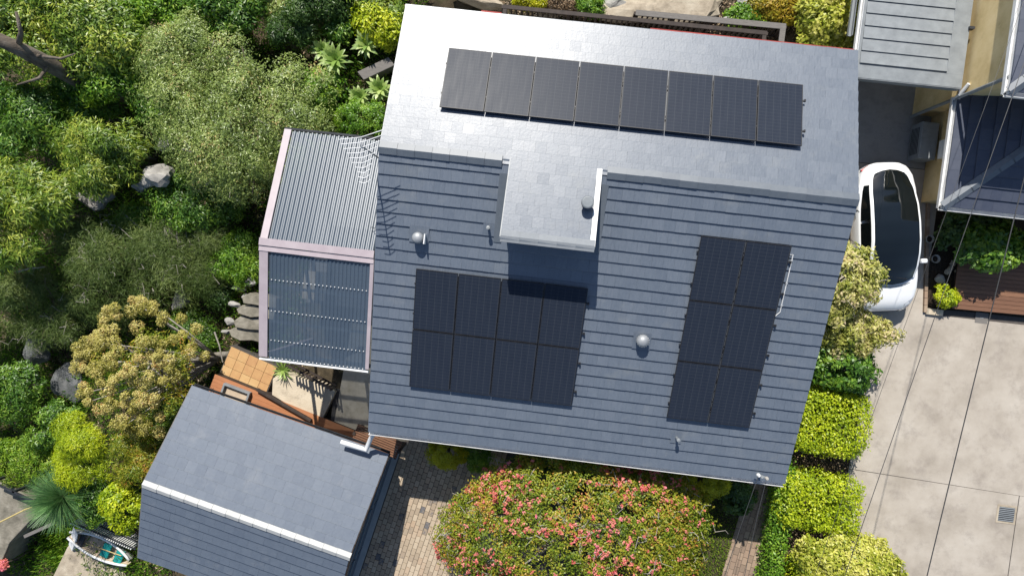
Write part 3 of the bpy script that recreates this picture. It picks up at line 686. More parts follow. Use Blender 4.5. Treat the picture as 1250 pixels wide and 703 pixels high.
for q in ((966, 318), (960, 346), (954, 373)): p = onlow(*q, .078); mb.box(p - Vector((.03, .02, .02)), p + Vector((.03, .02, .018)))
mb.build('saddle', M['alu'], t)

# ------------------------------------------------------------------ patio roof left of the house
PX0, PX1 = -3.17, -.05; PYR = -2.78; PZR = 4.42; PYU, PZU = .46, 3.5; PYL, PZL = -6.02, 3.62
patio = thing('patio_roof', ((PX0 + PX1) / 2, PYR, -.5), 'mauve framed patio roof of corrugated smoky sheeting against the house', 'patio roof')
def corr(y0, z0, y1, z1, x0, x1, wav, amp, name, flat_=.5):
    """trapezoidal sheet: flat crests and pans with sloped webs between"""
    b = MB(); n = int(round((x1 - x0) / wav)); wv_ = (x1 - x0) / n; xs = []; f = flat_ / 2; w_ = (1 - flat_) / 2
    for i in range(n): xs += [(i * wv_, 0), ((i + f) * wv_, 0), ((i + f + w_) * wv_, 1), ((i + 2 * f + w_) * wv_, 1)]
    xs.append((n * wv_, 0)); k = len(xs)
    d = Vector((0, y1 - y0, z1 - z0)); nn = Vector((0, -(z1 - z0), y1 - y0)).normalized(); nn = nn if nn.z > 0 else -nn
    vs = [Vector((x0 + x, y0, z0)) + d * j + nn * amp * h for j in (0, 1) for x, h in xs]
    b.add(vs, [(i, i + 1, k + i + 1, k + i) for i in range(k - 1)])
    return b.build(name, M['poly'], patio)
corr(PYR + .1, PZR + .01, PYU, PZU + .02, PX0 + .2, PX1 - .02, .125, .03, 'roof_sheet', .5)
sheet = corr(PYR - .12, PZR - .02, PYL, PZL + .02, PX0 + .24, PX1 - .07, .11, .022, 'roof_sheet', .5)
def lerp(a, b, f): return a + (b - a) * f
def pbar(name, a, b, wd, h, m='mauve'): MB().bar(a, b, wd, h).build(name, M[m], patio)
pbar('barge', (PX0 + .09, PYR + .12, PZR + .05), (PX0 + .09, PYU + .02, PZU + .07), .2, .05)
pbar('barge', (PX0 + .1, PYR - .12, PZR + .02), (PX0 + .1, PYL + .06, PZL + .075), .24, .05)
pbar('barge', (PX1 - .035, PYR - .12, PZR + .02), (PX1 - .035, PYL + .06, PZL + .075), .1, .05)
pbar('ridge_flashing', (PX0 - .03, PYR + .05, PZR + .065), (PX1, PYR + .05, PZR + .065), .2, .03)
pbar('ridge_flashing', (PX0 - .03, PYR - .13, PZR + .03), (PX1, PYR - .13, PZR + .03), .14, .03)
pbar('eave_trim', (PX0 - .02, PYL - .02, PZL), (PX1, PYL - .02, PZL), .05, .12, 'white')
pbar('eave_trim', (PX0 - .02, PYU + .05, PZU - .0), (PX1, PYU + .05, PZU - .0), .06, .12, 'dark_metal')
for f in (.05, .33, .66, .97):
    yy, zz = lerp(PYR - .15, PYL + .06, f), lerp(PZR - .12, PZL - .08, f)
    pbar('purlin', (PX0 + .06, yy, zz), (PX1 - .02, yy, zz), .07, .1, 'grey_metal')
sc = MB()
for f in (.27, .55, .82, .985):
    yy, zz = lerp(PYR - .12, PYL, f), lerp(PZR - .01, PZL + .03, f)
    for i in range(25): sc.lathe([(.016, 0), (.016, .012), (.006, .02)], (PX0 + .32 + i * .11, yy, zz + .022), 6)
tag(sc.build('screws', M['white'], patio), kind='stuff')
for xx, yy in ((PX0 + .1, PYL + .1), (PX0 + .1, PYR), (PX0 + .1, PYU - .1), (-1.2, PYL + .1)): pbar('post', (xx, yy, gz(xx, yy) - .3), (xx, yy, 3.5 if yy != PYR else 4.25), .1, .1, 'mauve' if xx < -2 else 'darkwood')
for yy, zz in ((PYL + .1, PZL - .25), (PYU - .1, PZU - .2)): pbar('beam', (PX0 + .05, yy, zz), (PX1, yy, zz), .08, .18, 'darkwood')
# veranda floor under the patio roof
vd = thing('veranda', (-1.6, -2.7, -.9), 'timber veranda floor in shade under the patio roof', 'veranda')
bt, bf = MB().box((-.07, -1.55, -.012), (.07, 1.55, .012)).v, BOXF
pieces(vd, 'board', [Vector(p) for p in [(x_, y_, z_) for x_, y_, z_ in bt]], bf, [Matrix.Translation((-1.5, PYU - .3 - i * .15, .62)) @ Matrix.Rotation(math.pi / 2, 4, 'Z') for i in range(32)], M['greywood'])
b = MB(); 
for xx in (-2.9, -1.5, -.2): b.box((xx - .05, -4.5, .45), (xx + .05, .3, .6))
for xx in (-2.9, -.2):
    for yy in (-4.3, .1): b.box((xx - .06, yy - .06, -1.2), (xx + .06, yy + .06, .45))
b.build('joist', M['darkwood'], vd)
# small table with a pale top glimpsed through the sheet
tb = thing('patio_table', (-2.55, -4.0, .632), 'pale table standing on the veranda under the smoky sheet', 'table')
MB().box((-2.95, -4.4, 1.33), (-2.25, -3.5, 1.37)).build('top', M['sandstone'], tb)
for xx in (-2.9, -2.3):
    for yy in (-4.35, -3.55): MB().box((xx - .03, yy - .03, .633), (xx + .03, yy + .03, 1.33)).build('leg', M['darkwood'], tb)
# antenna
az_ = 6.35; c = P(441, 168, az_); dirv = (P(446, 224, az_) - c); bl = dirv.length; dirv.normalize(); sv = Vector((-dirv.y, dirv.x, 0))
mst = c + dirv * .22
ant = thing('tv_antenna', (mst.x, mst.y, 4.0), 'white television antenna with a triangle of rods above the patio roof', 'antenna')
mb = MB(); mb.tube([(mst.x, mst.y, 3.4), (mst.x, mst.y, az_ + .05)], .02, 8); mb.tube([(mst.x, mst.y, 4.4), (-.02, mst.y - .3, 4.6)], .014, 6); mb.build('mast', M['grey_metal'], ant)
MB().bar(c, c + dirv * bl, .028, .028).build('boom', M['alu'], ant)
for i in range(10):
    f = i / 9; ln = lerp(.56, .14, min(1, f * 1.25)) if f < .75 else .15
    o = c + dirv * (bl * f)
    for sgn in (-1, 1):
        MB().tube([o + Vector((0, 0, .02)), o + sv * (sgn * ln) - dirv * (ln * (.12 if sgn > 0 else -.12) + .06) + Vector((0, 0, .02))], .010, 6).build('element', M['white'], ant)

# ------------------------------------------------------------------ garage, lower left
ga = math.radians(-12.0); gu = Vector((math.cos(ga), math.sin(ga), 0)); gv = Vector((-math.sin(ga), math.cos(ga), 0))    # gu along ridge, gv toward the house
GO = Vector((-6.42, -10.20, 3.2)); GLn = 6.46; GW = 2.83; GD = 1.18
pit = math.atan2(GD, GW); dnu = (gv * math.cos(pit) - Vector((0, 0, math.sin(pit)))); dnl = (-gv * math.cos(pit) - Vector((0, 0, math.sin(pit))))
gar = thing('garage', (GO.x + 3, GO.y - .6, 0), 'garage with a grey gabled tile roof and pale ridge beside the brick path', 'garage')
def G(u_, v_, z_): return GO + gu * u_ + gv * v_ + Vector((0, 0, z_ - GO.z))
sl_ = GW / math.cos(pit)
b = MB()
for s_, dn in ((1, dnu), (-1, dnl)):
    a0 = GO + gu * .03; a1 = GO + gu * (GLn - .03); n_ = Vector((0, 0, .08))
    v_ = [a0, a1, a1 + dn * (sl_ - .03), a0 + dn * (sl_ - .03)]; b.add(v_ + [p - n_ for p in v_], BOXF)
groof = b.build('roof', M['dark_metal'], gar)
T1, _, _ = lay_tiles(GO, gu, dnu, GLn, sl_, .34, .31); T2, _, _ = lay_tiles(GO, gu, dnl, GLn, sl_, .33, .31)
tv2, tf2 = tile_mesh(.31, .41, .024)
pieces(groof, 'tile', tv2, tf2, T1 + T2, M['tile_garage'], 300, 'tile_field')
rv3, rf3 = ridge_mesh(.46, .13, pit)
pieces(groof, 'ridge_tile', rv3, rf3, [Matrix.Translation(GO + gu * (i * .431) + Vector((0, 0, .075))) @ Matrix.Rotation(ga, 4, 'Z') @ Matrix.Rotation(-.035, 4, 'Y') for i in range(15)], M['ridge_pale'])
# walls
wv = [(.25, GW - .3), (GLn - .14, GW - .3), (GLn - .14, -GW + .3), (.25, -GW + .3)]
b = MB(); vs = []
for uu in (.25, GLn - .14):
    vs += [G(uu, GW - .8, -2.6), G(uu, -GW + .25, -2.6), G(uu, -GW + .25, 3.2 - GD * (GW - .25) / GW - .12), G(uu, 0, 3.05), G(uu, GW - .8, 3.2 - GD * (GW - .8) / GW - .12)]
b.add(vs, [(0, 1, 2, 3, 4), (9, 8, 7, 6, 5)] + [(i, (i + 1) % 5, 5 + (i + 1) % 5, 5 + i) for i in range(5)])
b.build('wall', M['dark_wall'], gar)
for s_ in (1, -1):
    MB().bar(G(GLn + .012, 0, 3.2) + Vector((0, 0, -.06)), G(GLn + .012, s_ * GW, 3.2 - GD) + Vector((0, 0, -.06)), .024, .2).build('verge_trim', M['darkwood'], gar)
    MB().bar(G(-.012, 0, 3.2) + Vector((0, 0, -.06)), G(-.012, s_ * GW, 3.2 - GD) + Vector((0, 0, -.06)), .024, .2).build('verge_trim', M['greywood'], gar)
for s_ in (1, -1):
    gutter(gar, G(0, s_ * (GW + .03), 3.2 - GD - .12), G(GLn, s_ * (GW + .03), 3.2 - GD - .12), 'dark_metal' if s_ > 0 else 'white', .06, .07)
# sliding doors in the wall beside the path
for k_ in range(3):
    v0 = GW - .45 - k_ * 1.75; v1 = v0 - 1.7
    d_ = MB(); d_.add([G(GLn - .139 + j, v, z) for j in (0, .035) for v, z in ((v0, .05), (v1, .05), (v1, 1.98), (v0, 1.98))], [(0, 1, 2, 3), (4, 7, 6, 5), (0, 4, 5, 1), (1, 5, 6, 2), (2, 6, 7, 3), (3, 7, 4, 0)])
    door = d_.build('door', M['door_blue'], gar)
    MB().bar(G(GLn - .09, v0, 1.1), G(GLn - .09, v1, 1.1), .04, .09).build('rail', M['door_rail'], door)
    MB().bar(G(GLn - .09, v0, 1.93), G(GLn - .09, v1, 1.93), .04, .09).build('rail', M['door_rail'], door)
MB().bar(G(GLn - .02, GW - .3, .03), G(GLn - .02, -GW + .3, .03), .2, .07).build('sill', M['pale_sill'], gar)

# ------------------------------------------------------------------ brick paths
def brick_field(root, inside, o, a, lx, ly, m, z, bw=.155, bl=.225, lim=300):
    ca, sa = math.cos(a), math.sin(a); Ts = []; j = 0; y = -ly
    while y < ly:
        x = -lx + (j % 2) * bl / 2
        while x < lx:
            p = Vector((o[0] + ca * x - sa * y, o[1] + sa * x + ca * y, z + random.uniform(-.003, .003)))
            if inside(p.x, p.y): Ts.append(Matrix.Translation(p) @ Matrix.Rotation(a + random.uniform(-.015, .015), 4, 'Z') @ Matrix.Rotation(random.uniform(-.012, .012), 4, 'X'))
            x += bl
        y += bw; j += 1
    hx, hy = bl / 2 - .006, bw / 2 - .006; c_ = .006
    vs = [(-hx, -hy, -.03), (hx, -hy, -.03), (hx, hy, -.03), (-hx, hy, -.03), (-hx, -hy, -c_), (hx, -hy, -c_), (hx, hy, -c_), (-hx, hy, -c_), (-hx + c_, -hy + c_, 0), (hx - c_, -hy + c_, 0), (hx - c_, hy - c_, 0), (-hx + c_, hy - c_, 0)]
    fs = [(0, 1, 5, 4), (1, 2, 6, 5), (2, 3, 7, 6), (3, 0, 4, 7), (4, 5, 9, 8), (5, 6, 10, 9), (6, 7, 11, 10), (7, 4, 8, 11), (8, 9, 10, 11)]
    pieces(root, 'brick', [Vector(v) for v in vs], fs, Ts, M[m], lim, 'brick_field')
path = tag(flat('brick_path', [(-2.0, -18), (6.5, -18), (6.5, -7.4), (-2.0, -7.4)], -.012, M['joint']), 'tan brick path between the garage and the flowering shrub', 'path', kind='structure')
brick_field(path, lambda x, y: -7.6 > y > -15.2 and x < 4.0 and (Vector((x, y, 0)) - G(GLn + .02, 0, 0)).dot(gu) > .08 or (-8.0 < y < -7.5 and -.3 < x < 3), (1.8, -11.5), ga + math.radians(90), 5, 5, 'brick', .012)
pa, pb = P(905, 703, 0), P(938, 592, 0); pd = (pb - pa); pang = math.atan2(pd.y, pd.x)
path2 = tag(flat('side_path', [P(880, 720, 0).xy, P(948, 720, 0).xy, P(954, 585, 0).xy, P(912, 585, 0).xy], -.006, M['joint']), 'narrow brown brick path beside the long hedge', 'path', kind='structure')
pn = Vector((-pd.y, pd.x, 0)).normalized()
brick_field(path2, lambda x, y: abs((Vector((x, y, 0)) - (pa + pb) / 2).dot(pn)) < .62 and y < -8.2, ((pa + pb) / 2).xy, pang, 3.2, .8, 'brick_red', .014, .17, .25)

# ------------------------------------------------------------------ courtyard between house and garage
cy_ = tag(flat('courtyard', [(-1.9, -8.9), (.6, -8.9), (.6, -4.0), (-1.55, -4.0)], .004, M['concrete_dark']), 'worn grey concrete courtyard in the corner between the patio roof and garage', 'courtyard', kind='structure')
led = thing('garden_ledge', P(370, 480, .1), 'pale rendered ledge wall with slatted shadows beside the courtyard', 'ledge')
lp = [P(333, 462, .15), P(345, 455, .15), P(398, 470, .15), P(410, 478, .15), P(393, 512, .15), P(384, 513, .15), P(332, 482, .15)]
MB().prism([p.xy for p in lp], -1.2, .15).build('wall', M['cream_render'], led, bevel=.02)
fe = thing('slat_fence', P(380, 470, .0), 'short dark timber slat fence under the edge of the patio roof', 'fence')
fa, fb = P(350, 445, .9), P(404, 474, .9)
MB().bar(fa, fb, .06, .06).build('rail', M['darkwood'], fe); MB().bar(fa - Vector((0, 0, .55)), fb - Vector((0, 0, .55)), .05, .05).build('rail', M['darkwood'], fe)
sv_ = MB().box((-.03, -.012, -.72), (.03, .012, .08)); ang = math.atan2((fb - fa).y, (fb - fa).x)
pieces(fe, 'slat', [Vector(v) for v in sv_.v], BOXF, [Matrix.Translation(fa.lerp(fb, i / 13) + Vector((0, -.045, 0))) @ Matrix.Rotation(ang, 4, 'Z') for i in range(14)], M['darkwood'])
# terracotta tiles
tp0, tp1 = P(292, 416, -.2), P(332, 434, -.2); tang = math.atan2(tp1.y - tp0.y, tp1.x - tp0.x); tu = Vector((math.cos(tang), math.sin(tang), 0)); tvv = Vector((tu.y, -tu.x, 0))
ter = thing('tiled_landing', P(308, 446, -.2), 'small landing paved in square terracotta tiles at the foot of the stone steps', 'landing')
ts_ = .345; sq = MB().box((-ts_ / 2 + .006, -ts_ / 2 + .006, -.03), (ts_ / 2 - .006, ts_ / 2 - .006, 0))
c0 = P(279, 424, -.2) + tu * .25 + tvv * .1
pieces(ter, 'paving_tile', [Vector(v) for v in sq.v], BOXF, [Matrix.Translation(c0 + tu * (i * ts_) + tvv * (j * ts_) + Vector((0, 0, random.uniform(-.003, .003)))) @ Matrix.Rotation(tang, 4, 'Z') for i in range(5) for j in range(4)], M['sandtile'])
bs = MB(); q = [c0 - tu * .2 - tvv * .2, c0 + tu * (ts_ * 4 + .2) - tvv * .2, c0 + tu * (ts_ * 4 + .2) + tvv * (ts_ * 3 + .2), c0 - tu * .2 + tvv * (ts_ * 3 + .2)]
bs.prism([p.xy for p in q], -1.6, -.225); bs.build('base', M['joint'], ter)
# stone steps going up beside the patio roof
for i, (px, py) in enumerate(((300, 408), (306, 394), (311, 380), (317, 366))):
    c = P(px, py, -.15 + i * .12); t = thing('stone_step', c, 'rough stone step beside the patio roof above the tiled landing', 'step', 'stone steps by the patio roof')
    pl_ = [(c.x + x_ + random.uniform(-.07, .07), c.y + y_ + random.uniform(-.05, .05)) for x_, y_ in ((-.5, -.17), (-.15, -.2), (.2, -.18), (.6, -.19), (.62, .16), (.25, .19), (-.1, .16), (-.4, .19), (-.58, .03))]
    MB().prism(pl_, c.z - .5, c.z).build('slab', M['mudrock'], t, bevel=.02)
for i, (px, py, r_) in enumerate(((292, 352, 9), (306, 344, 10), (286, 372, 8), (300, 362, 7), (281, 392, 9), (276, 405, 7))):
    rock('edging_stone', 'pale broken stone edging the steps beside the patio roof', px, py, r_, r_ * .7, -.3, .14, 'greyrock', seed=i * 3, group='stones edging the steps', sub=2)
# orange deck along the garage
dk = thing('timber_deck', P(370, 510, -.1), 'orange oiled timber deck squeezed between the garage roof and courtyard', 'deck')
d0_, d1_ = P(262, 458, .2), P(440, 530, .2); dang = math.atan2(d1_.y - d0_.y, d1_.x - d0_.x); du = (d1_ - d0_).normalized(); dv = Vector((du.y, -du.x, 0)); dl = (d1_ - d0_).length
bd = MB().box((-dl / 2, -.062, -.025), (dl / 2, .062, 0))
pieces(dk, 'board', [Vector(v) for v in bd.v], BOXF, [Matrix.Translation(d0_.lerp(d1_, .5) + dv * (i * .13 + .02) + Vector((0, 0, random.uniform(-.002, .002)))) @ Matrix.Rotation(dang, 4, 'Z') for i in range(9)], M['deckorange'])
b = MB(); q = [d0_ + dv * 1.15, d1_ + dv * 1.15, d1_ - dv * .02, d0_ - dv * .02]; b.prism([p.xy for p in q], -1.6, .17); b.build('frame', M['darkwood'], dk)
bm_ = thing('timber_beam', P(345, 493, .2), 'dark timber beam lying across the orange deck', 'beam'); MB().bar(P(314, 475, .28), P(380, 513, .28), .09, .14).build('beam', M['darkwood'], bm_, bevel=.01)
sk = thing('light_well', P(288, 478, .2), 'pale framed light well box let into the orange deck', 'light well')
a_, b_ = P(274, 468, .3), P(306, 480, .3); sd = (b_ - a_).normalized(); sn = Vector((sd.y, -sd.x, 0)); ln = (b_ - a_).length
for p0, p1 in ((a_, b_), (a_ + sn * .55, b_ + sn * .55)): MB().bar(p0, p1, .06, .16).build('frame_side', M['grey_metal'], sk)
for p0 in (a_ + sd * .03, b_ - sd * .03): MB().bar(p0 + sn * .03, p0 + sn * .52, .06, .159).build('frame_side', M['grey_metal'], sk)
MB().prism([(a_ + sn * .03).xy, (b_ + sn * .03).xy, (b_ + sn * .52).xy, (a_ + sn * .52).xy], .22, .24).build('lens', M['canvas'], sk)
# slatted brown gate over the courtyard end
gt = thing('slatted_gate', P(465, 532, 0), 'dark brown slatted timber gate between the garage corner and the house', 'gate')
ga_, gb_ = P(436, 521, 1.0), P(490, 543, 1.0); gd_ = (gb_ - ga_).normalized(); gn_ = Vector((gd_.y, -gd_.x, 0)); gl_ = (gb_ - ga_).length
for f in (.02, .5, .98): MB().bar(ga_ + gd_ * (gl_ * f) - gn_ * .1, ga_ + gd_ * (gl_ * f) + gn_ * .5, .06, .06).build('rail', M['darkwood'], gt)
sm = MB().box((0, -.024, -.02), (gl_, .024, .02))
pieces(gt, 'slat', [Vector(v) for v in sm.v], BOXF, [Matrix.Translation(ga_ + gn_ * (-.1 + i * .075) + Vector((0, 0, .052))) @ Matrix.Rotation(math.atan2(gd_.y, gd_.x), 4, 'Z') for i in range(8)], M['deckbrown'])
for p in (ga_ + gn_ * .21, gb_ + gn_ * .21): MB().bar((p.x, p.y, -.02), (p.x, p.y, 1.1), .09, .09, up=gd_).build('post', M['darkwood'], gt)

# ------------------------------------------------------------------ deck and balustrades behind the house
bk = thing('back_deck', (7, 4.8, 0), 'dark timber deck tucked under the upper eave of the house', 'deck')
ra, rb = P(614, 8.5, 1.25), P(936, 41, 1.25); rc, rd = P(776, 16, 1.0), P(959, 33, 1.0)
bd = MB().box((-.065, -.75, -.025), (.065, .5, 0))
pieces(bk, 'board', [Vector(v) for v in bd.v], BOXF, [Matrix.Translation((ra.x + .1 + i * .14, 4.62, .28)) for i in range(int((rb.x - ra.x) / .14))], M['darkwood'])
MB().box((ra.x, 3.7, .08), (rb.x, 5.05, .25)).build('joist', M['darkwood'], bk)
def balus(label, a, b, hgt, m, ret, wd=.14):
    t = thing('balustrade', (a.x, a.y, a.z - hgt), label, 'balustrade'); L_ = (b - a).length; d = (b - a).normalized(); an = math.atan2(d.y, d.x)
    MB().bar(a, b, wd, .05).build('top_rail', M[m], t); MB().bar(a - Vector((0, 0, hgt - .12)), b - Vector((0, 0, hgt - .12)), .06, .05).build('bottom_rail', M['darkwood'], t)
    pk = MB().box((-.028, -.018, -hgt + .1), (.028, .018, -.026)); n = int(L_ / .165)
    pieces(t, 'baluster', [Vector(v) for v in pk.v], BOXF, [Matrix.Translation(a + d * ((i + .5) * L_ / n)) @ Matrix.Rotation(an, 4, 'Z') for i in range(n)], M['darkwood'])
    for p in [a.lerp(b, i / 4) for i in range(5)]: MB().box((p.x - .045, p.y - .045, p.z - hgt - .3), (p.x + .045, p.y + .045, p.z - .027)).build('post', M['darkwood'], t)
    for p in ret: MB().bar(p + Vector((0, -.07, 0)), Vector((p.x, 4.15, p.z)), wd, .049).build('return_rail', M[m], t)
balus('long dark balustrade along the deck behind the house', ra, rb, .98, 'darkwood', [ra + Vector((.07, 0, 0)), rb - Vector((.07, 0, 0))], .12)
balus('shorter grey topped balustrade outside the long dark one behind the house', rc, rd, .95, 'greywood', [rd - Vector((.08, 0, 0))], .17)

# ------------------------------------------------------------------ carport and neighbouring house
cp = thing('carport', (14.1, 6, 0), 'flat grey carport roof of wide metal trays beside the neighbouring tan wall', 'carport')
CZ = 2.8; y0 = 3.81; X0, X1 = 12.62, 15.62
MB().box((X0 + .02, y0 + .02, CZ - .16), (X1 - .02, 13, CZ - .02)).build('frame', M['grey_metal'], cp)
tr = MB(); tr.box((0, 0, 0), (X1 - X0 - .55, .315, .035))
tv_ = [Vector(v) for v in ((0, 0, 0), (2.42, 0, 0), (2.42, .345, 0), (0, .345, 0), (0, 0, .045), (2.42, 0, .045), (2.42, .345, .012), (0, .345, .012))]
pieces(cp, 'roof_tray', tv_, BOXF, [Matrix.Translation((X0 + .12, y0 + .42 + i * .352, CZ - .018)) for i in range(24)], M['grey_metal'])
MB().box((X0 + .02, y0, CZ - .019), (X1, y0 + .36, CZ + .02)).build('front_flashing', M['grey_metal'], cp)
MB().box((X1 - .46, y0 + .362, CZ - .019), (X1, 13, CZ + .022)).build('side_flashing', M['grey_metal'], cp)
MB().box((X0, y0 - .025, CZ - .22), (X1, y0 - .001, CZ + .01)).build('fascia', M['grey_metal'], cp)
gutter(cp, (X0 - .03, y0 + .02, CZ - .09), (X0 - .03, 13, CZ - .09), 'white', .1, .12)
gutter(cp, (X0 - .2, y0 + 1.2, CZ - .2), (X0 - .2, 13, CZ - .2), 'grey_metal', .12, .12)
for yy in (4.2, 8.0, 12.0):
    for xx in (X0 + .1,): MB().box((xx - .05, yy - .05, -.02), (xx + .05, yy + .05, CZ - .16)).build('post', M['grey_metal'], cp)
MB().box((X1 - .04, 5.45, CZ - .05), (X1 + .1, 5.52, CZ + .1)).build('bracket', M['dark_metal'], cp)

nb = thing('neighbouring_house', (18.5, 4, 0), 'tan rendered neighbouring house with dark hipped tile roofs', 'house')
UW, UY, UZ = 15.78, 3.72, 4.75           # two storey block: wall x, wall y, eave height
LW, LY, LZ = 16.42, .95, 2.42            # single storey front: wall x, wall y, eave height
MB().box((UW, UY, -.05), (26, 13, UZ - .05)).build('wall', M['tan'], nb)
MB().box((LW, LY, -.05), (26, UY - .004, LZ - .05)).build('wall', M['tan'], nb)
window(nb, (UW, 8.5, 3.6), 1.4, 1.0, 'x', sgn=-1)
def hip_roof(parent, x0, y0, x1, y1, z, pitch, rows_l, m):
    """left plane rises toward +x, front plane toward +y; they meet on a hip from (x0, y0)"""
    tp_ = math.tan(pitch); c_, s_ = math.cos(pitch), math.sin(pitch); D = min(x1 - x0, y1 - y0)
    b = MB(); h = D * tp_
    b.add([(x0, y0, z), (x0, y1, z), (x0 + D, y0 + D, z + h), (x0 + D, max(y1, y0 + D), z + h), (x1, y0, z), (x1, y0 + D, z + h),
           (x0, y0, z - .1), (x0, y1, z - .1), (x1, y0, z - .1)], [(0, 2, 3, 1), (0, 4, 5, 2), (0, 1, 7, 6), (0, 6, 8, 4)])
    ro = b.build('roof', M['dark_metal'], parent)
    hipn = Vector((1, -1, 0)).normalized(); sl = D / c_
    vs_, fs_ = tile_mesh(.3, .4, .02); whole = []; cut = MB()
    for dn, u, O, Lu, sg in ((Vector((-c_, 0, -s_)), Vector((0, 1, 0)), Vector((x0 + D, y0, z + h)), y1 - y0, 1), (Vector((0, -c_, -s_)), Vector((1, 0, 0)), Vector((x0, y0 + D, z + h)), x1 - x0, -1)):
        Ts, _, _ = lay_tiles(O, u, dn, Lu, sl, .33, .3, edge=False)
        for T in Ts:
            pts = [T @ v for v in vs_]; ds = [(p - Vector((x0, y0, 0))).dot(hipn) * sg for p in pts]      # >0: beyond the hip
            if max(ds) < .0: whole.append(T)
            elif min(ds) < 0:
                bm = bmesh.new(); bv = [bm.verts.new(p) for p in pts]
                for f in fs_: bm.faces.new([bv[i] for i in f])
                bmesh.ops.bisect_plane(bm, geom=bm.verts[:] + bm.edges[:] + bm.faces[:], plane_co=(x0, y0, 0), plane_no=hipn * sg, clear_outer=True)
                bm.verts.index_update(); 
                if bm.faces: cut.add([v.co.copy() for v in bm.verts], [tuple(v.index for v in f.verts) for f in bm.faces], random.uniform(.01, .99))
                bm.free()
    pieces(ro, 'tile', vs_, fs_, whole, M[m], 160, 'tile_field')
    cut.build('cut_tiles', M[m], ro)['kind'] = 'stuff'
    hv, hf = ridge_mesh(.44, .15, .3); hd = Vector((1, 1, tp_)).normalized(); u2 = Vector((-1, 1, 0)).normalized(); n2 = hd.cross(u2); L_ = D * math.sqrt(2 + tp_ * tp_)
    pieces(ro, 'hip_tile', hv, hf, [frame(Vector((x0, y0, z)) + hd * (i * .42) + n2 * .075, hd, u2, n2) for i in range(int(L_ / .42))], M['ridge'])
    return ro
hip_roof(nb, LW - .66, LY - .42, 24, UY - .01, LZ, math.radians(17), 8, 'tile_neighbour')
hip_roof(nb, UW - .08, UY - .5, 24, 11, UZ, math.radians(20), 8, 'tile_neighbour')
gutter(nb, (LW - .72, LY - .48, LZ - .1), (LW - .72, UY - .05, LZ - .1), 'white', .12, .11); gutter(nb, (LW - .72, LY - .48, LZ - .1), (24, LY - .48, LZ - .1), 'white', .12, .11)
gutter(nb, (UW - .14, UY - .56, UZ - .1), (UW - .14, 13, UZ - .1), 'white', .13, .12); gutter(nb, (UW - .14, UY - .56, UZ - .1), (24, UY - .56, UZ - .1), 'white', .13, .12)
MB().box((LW - .66, LY - .42, LZ - .13), (24, UY - .02, LZ - .105)).build('soffit', M['white'], nb)
dpo = MB(); dpo.tube([(UW - .07, UY - .1, .1), (UW - .07, UY - .1, UZ - .05)], .05, 10); dpo.build('downpipe', M['grey_metal'], nb)
q = P(1168, 130, LZ); MB().tube([(LW - .72, UY - .1, LZ - .02), (LW - .74, UY - .05, LZ + .25), (UW - .03, UY + .2, LZ + .5)], .05, 10).build('overflow_pipe', M['white'], nb)
mt_ = P(1160, 168, 1.2); MB().box((LW - .16, 2.2, .9), (LW - .002, 2.75, 1.6)).build('meter_box', M['white'], nb)
ac = thing('air_conditioner', (16.05, 2.6, 0), 'grey air conditioner unit on the ground against the tan wall', 'air conditioner')
MB().box((15.78, 2.2, .06), (16.3, 3.35, .72)).build('casing', M['grey_metal'], ac, bevel=.02); MB().box((15.82, 2.3, 0), (16.26, 2.42, .06)).build('foot', M['plastic_black'], ac); MB().box((15.82, 3.1, 0), (16.26, 3.22, .06)).build('foot', M['plastic_black'], ac)
MB().lathe([(.24, 0), (.24, .01), (.05, .012)], (0, 0, 0), 20).v
gr_ = MB()
for k_ in range(6): gr_.box((15.772, 2.35, .15 + k_ * .08), (15.779, 3.2, .18 + k_ * .08))
gr_.build('grille', M['plastic_black'], ac)

# garden bed, deck and pots beside the neighbouring house
tag(flat('garden_bed', [(16.5, -2.45), (18.0, -2.4), (30, -2.2), (30, 2.5), (16.5, 2.5)], .002, M['mulch']), 'dark mulched garden bed below the neighbouring eave', 'garden bed', kind='structure')
kb = thing('brick_edging', (16.75, -1.5, 0), 'low brick edging between the driveway and the mulched bed', 'edging')
eb = MB().box((-.05, -.11, -.02), (.05, .11, .1))
pieces(kb, 'brick', [Vector(v) for v in eb.v], BOXF, [Matrix.Translation(Vector((16.62, 1.0, 0)).lerp(Vector((16.98, -2.45, 0)), i / 15)) @ Matrix.Rotation(.1, 4, 'Z') for i in range(16)], M['brick_red'])
eb = MB().box((-.2, -.12, -.02), (.2, .12, .11)); t = thing('paving_block', (17.25, -2.5, 0), 'dark paving block at the corner of the mulched bed', 'block'); 
MB().box((17.02, -2.62, .0), (17.55, -2.42, .1)).build('block', M['concrete_dark'], t, bevel=.01)
dk2 = thing('side_deck', (19.5, -1.6, 0), 'brown timber deck half shaded by the bush beside the driveway', 'deck')
q0, q1 = P(1160, 377, .25), P(1250, 385, .25); a2 = math.atan2(q1.y - q0.y, q1.x - q0.x)
bd = MB().box((0, 0, -.03), (5.5, .125, 0))
pieces(dk2, 'board', [Vector(v) for v in bd.v], BOXF, [Matrix.Translation((q0.x + .05, q0.y + .02 + i * .135, .25 + random.uniform(-.002, .002))) @ Matrix.Rotation(a2, 4, 'Z') for i in range(13)], M['deckbrown'])
MB().box((q0.x + .1, q0.y + .06, .01), (q0.x + 5.4, q0.y + 1.75, .2)).build('frame', M['darkwood'], dk2)
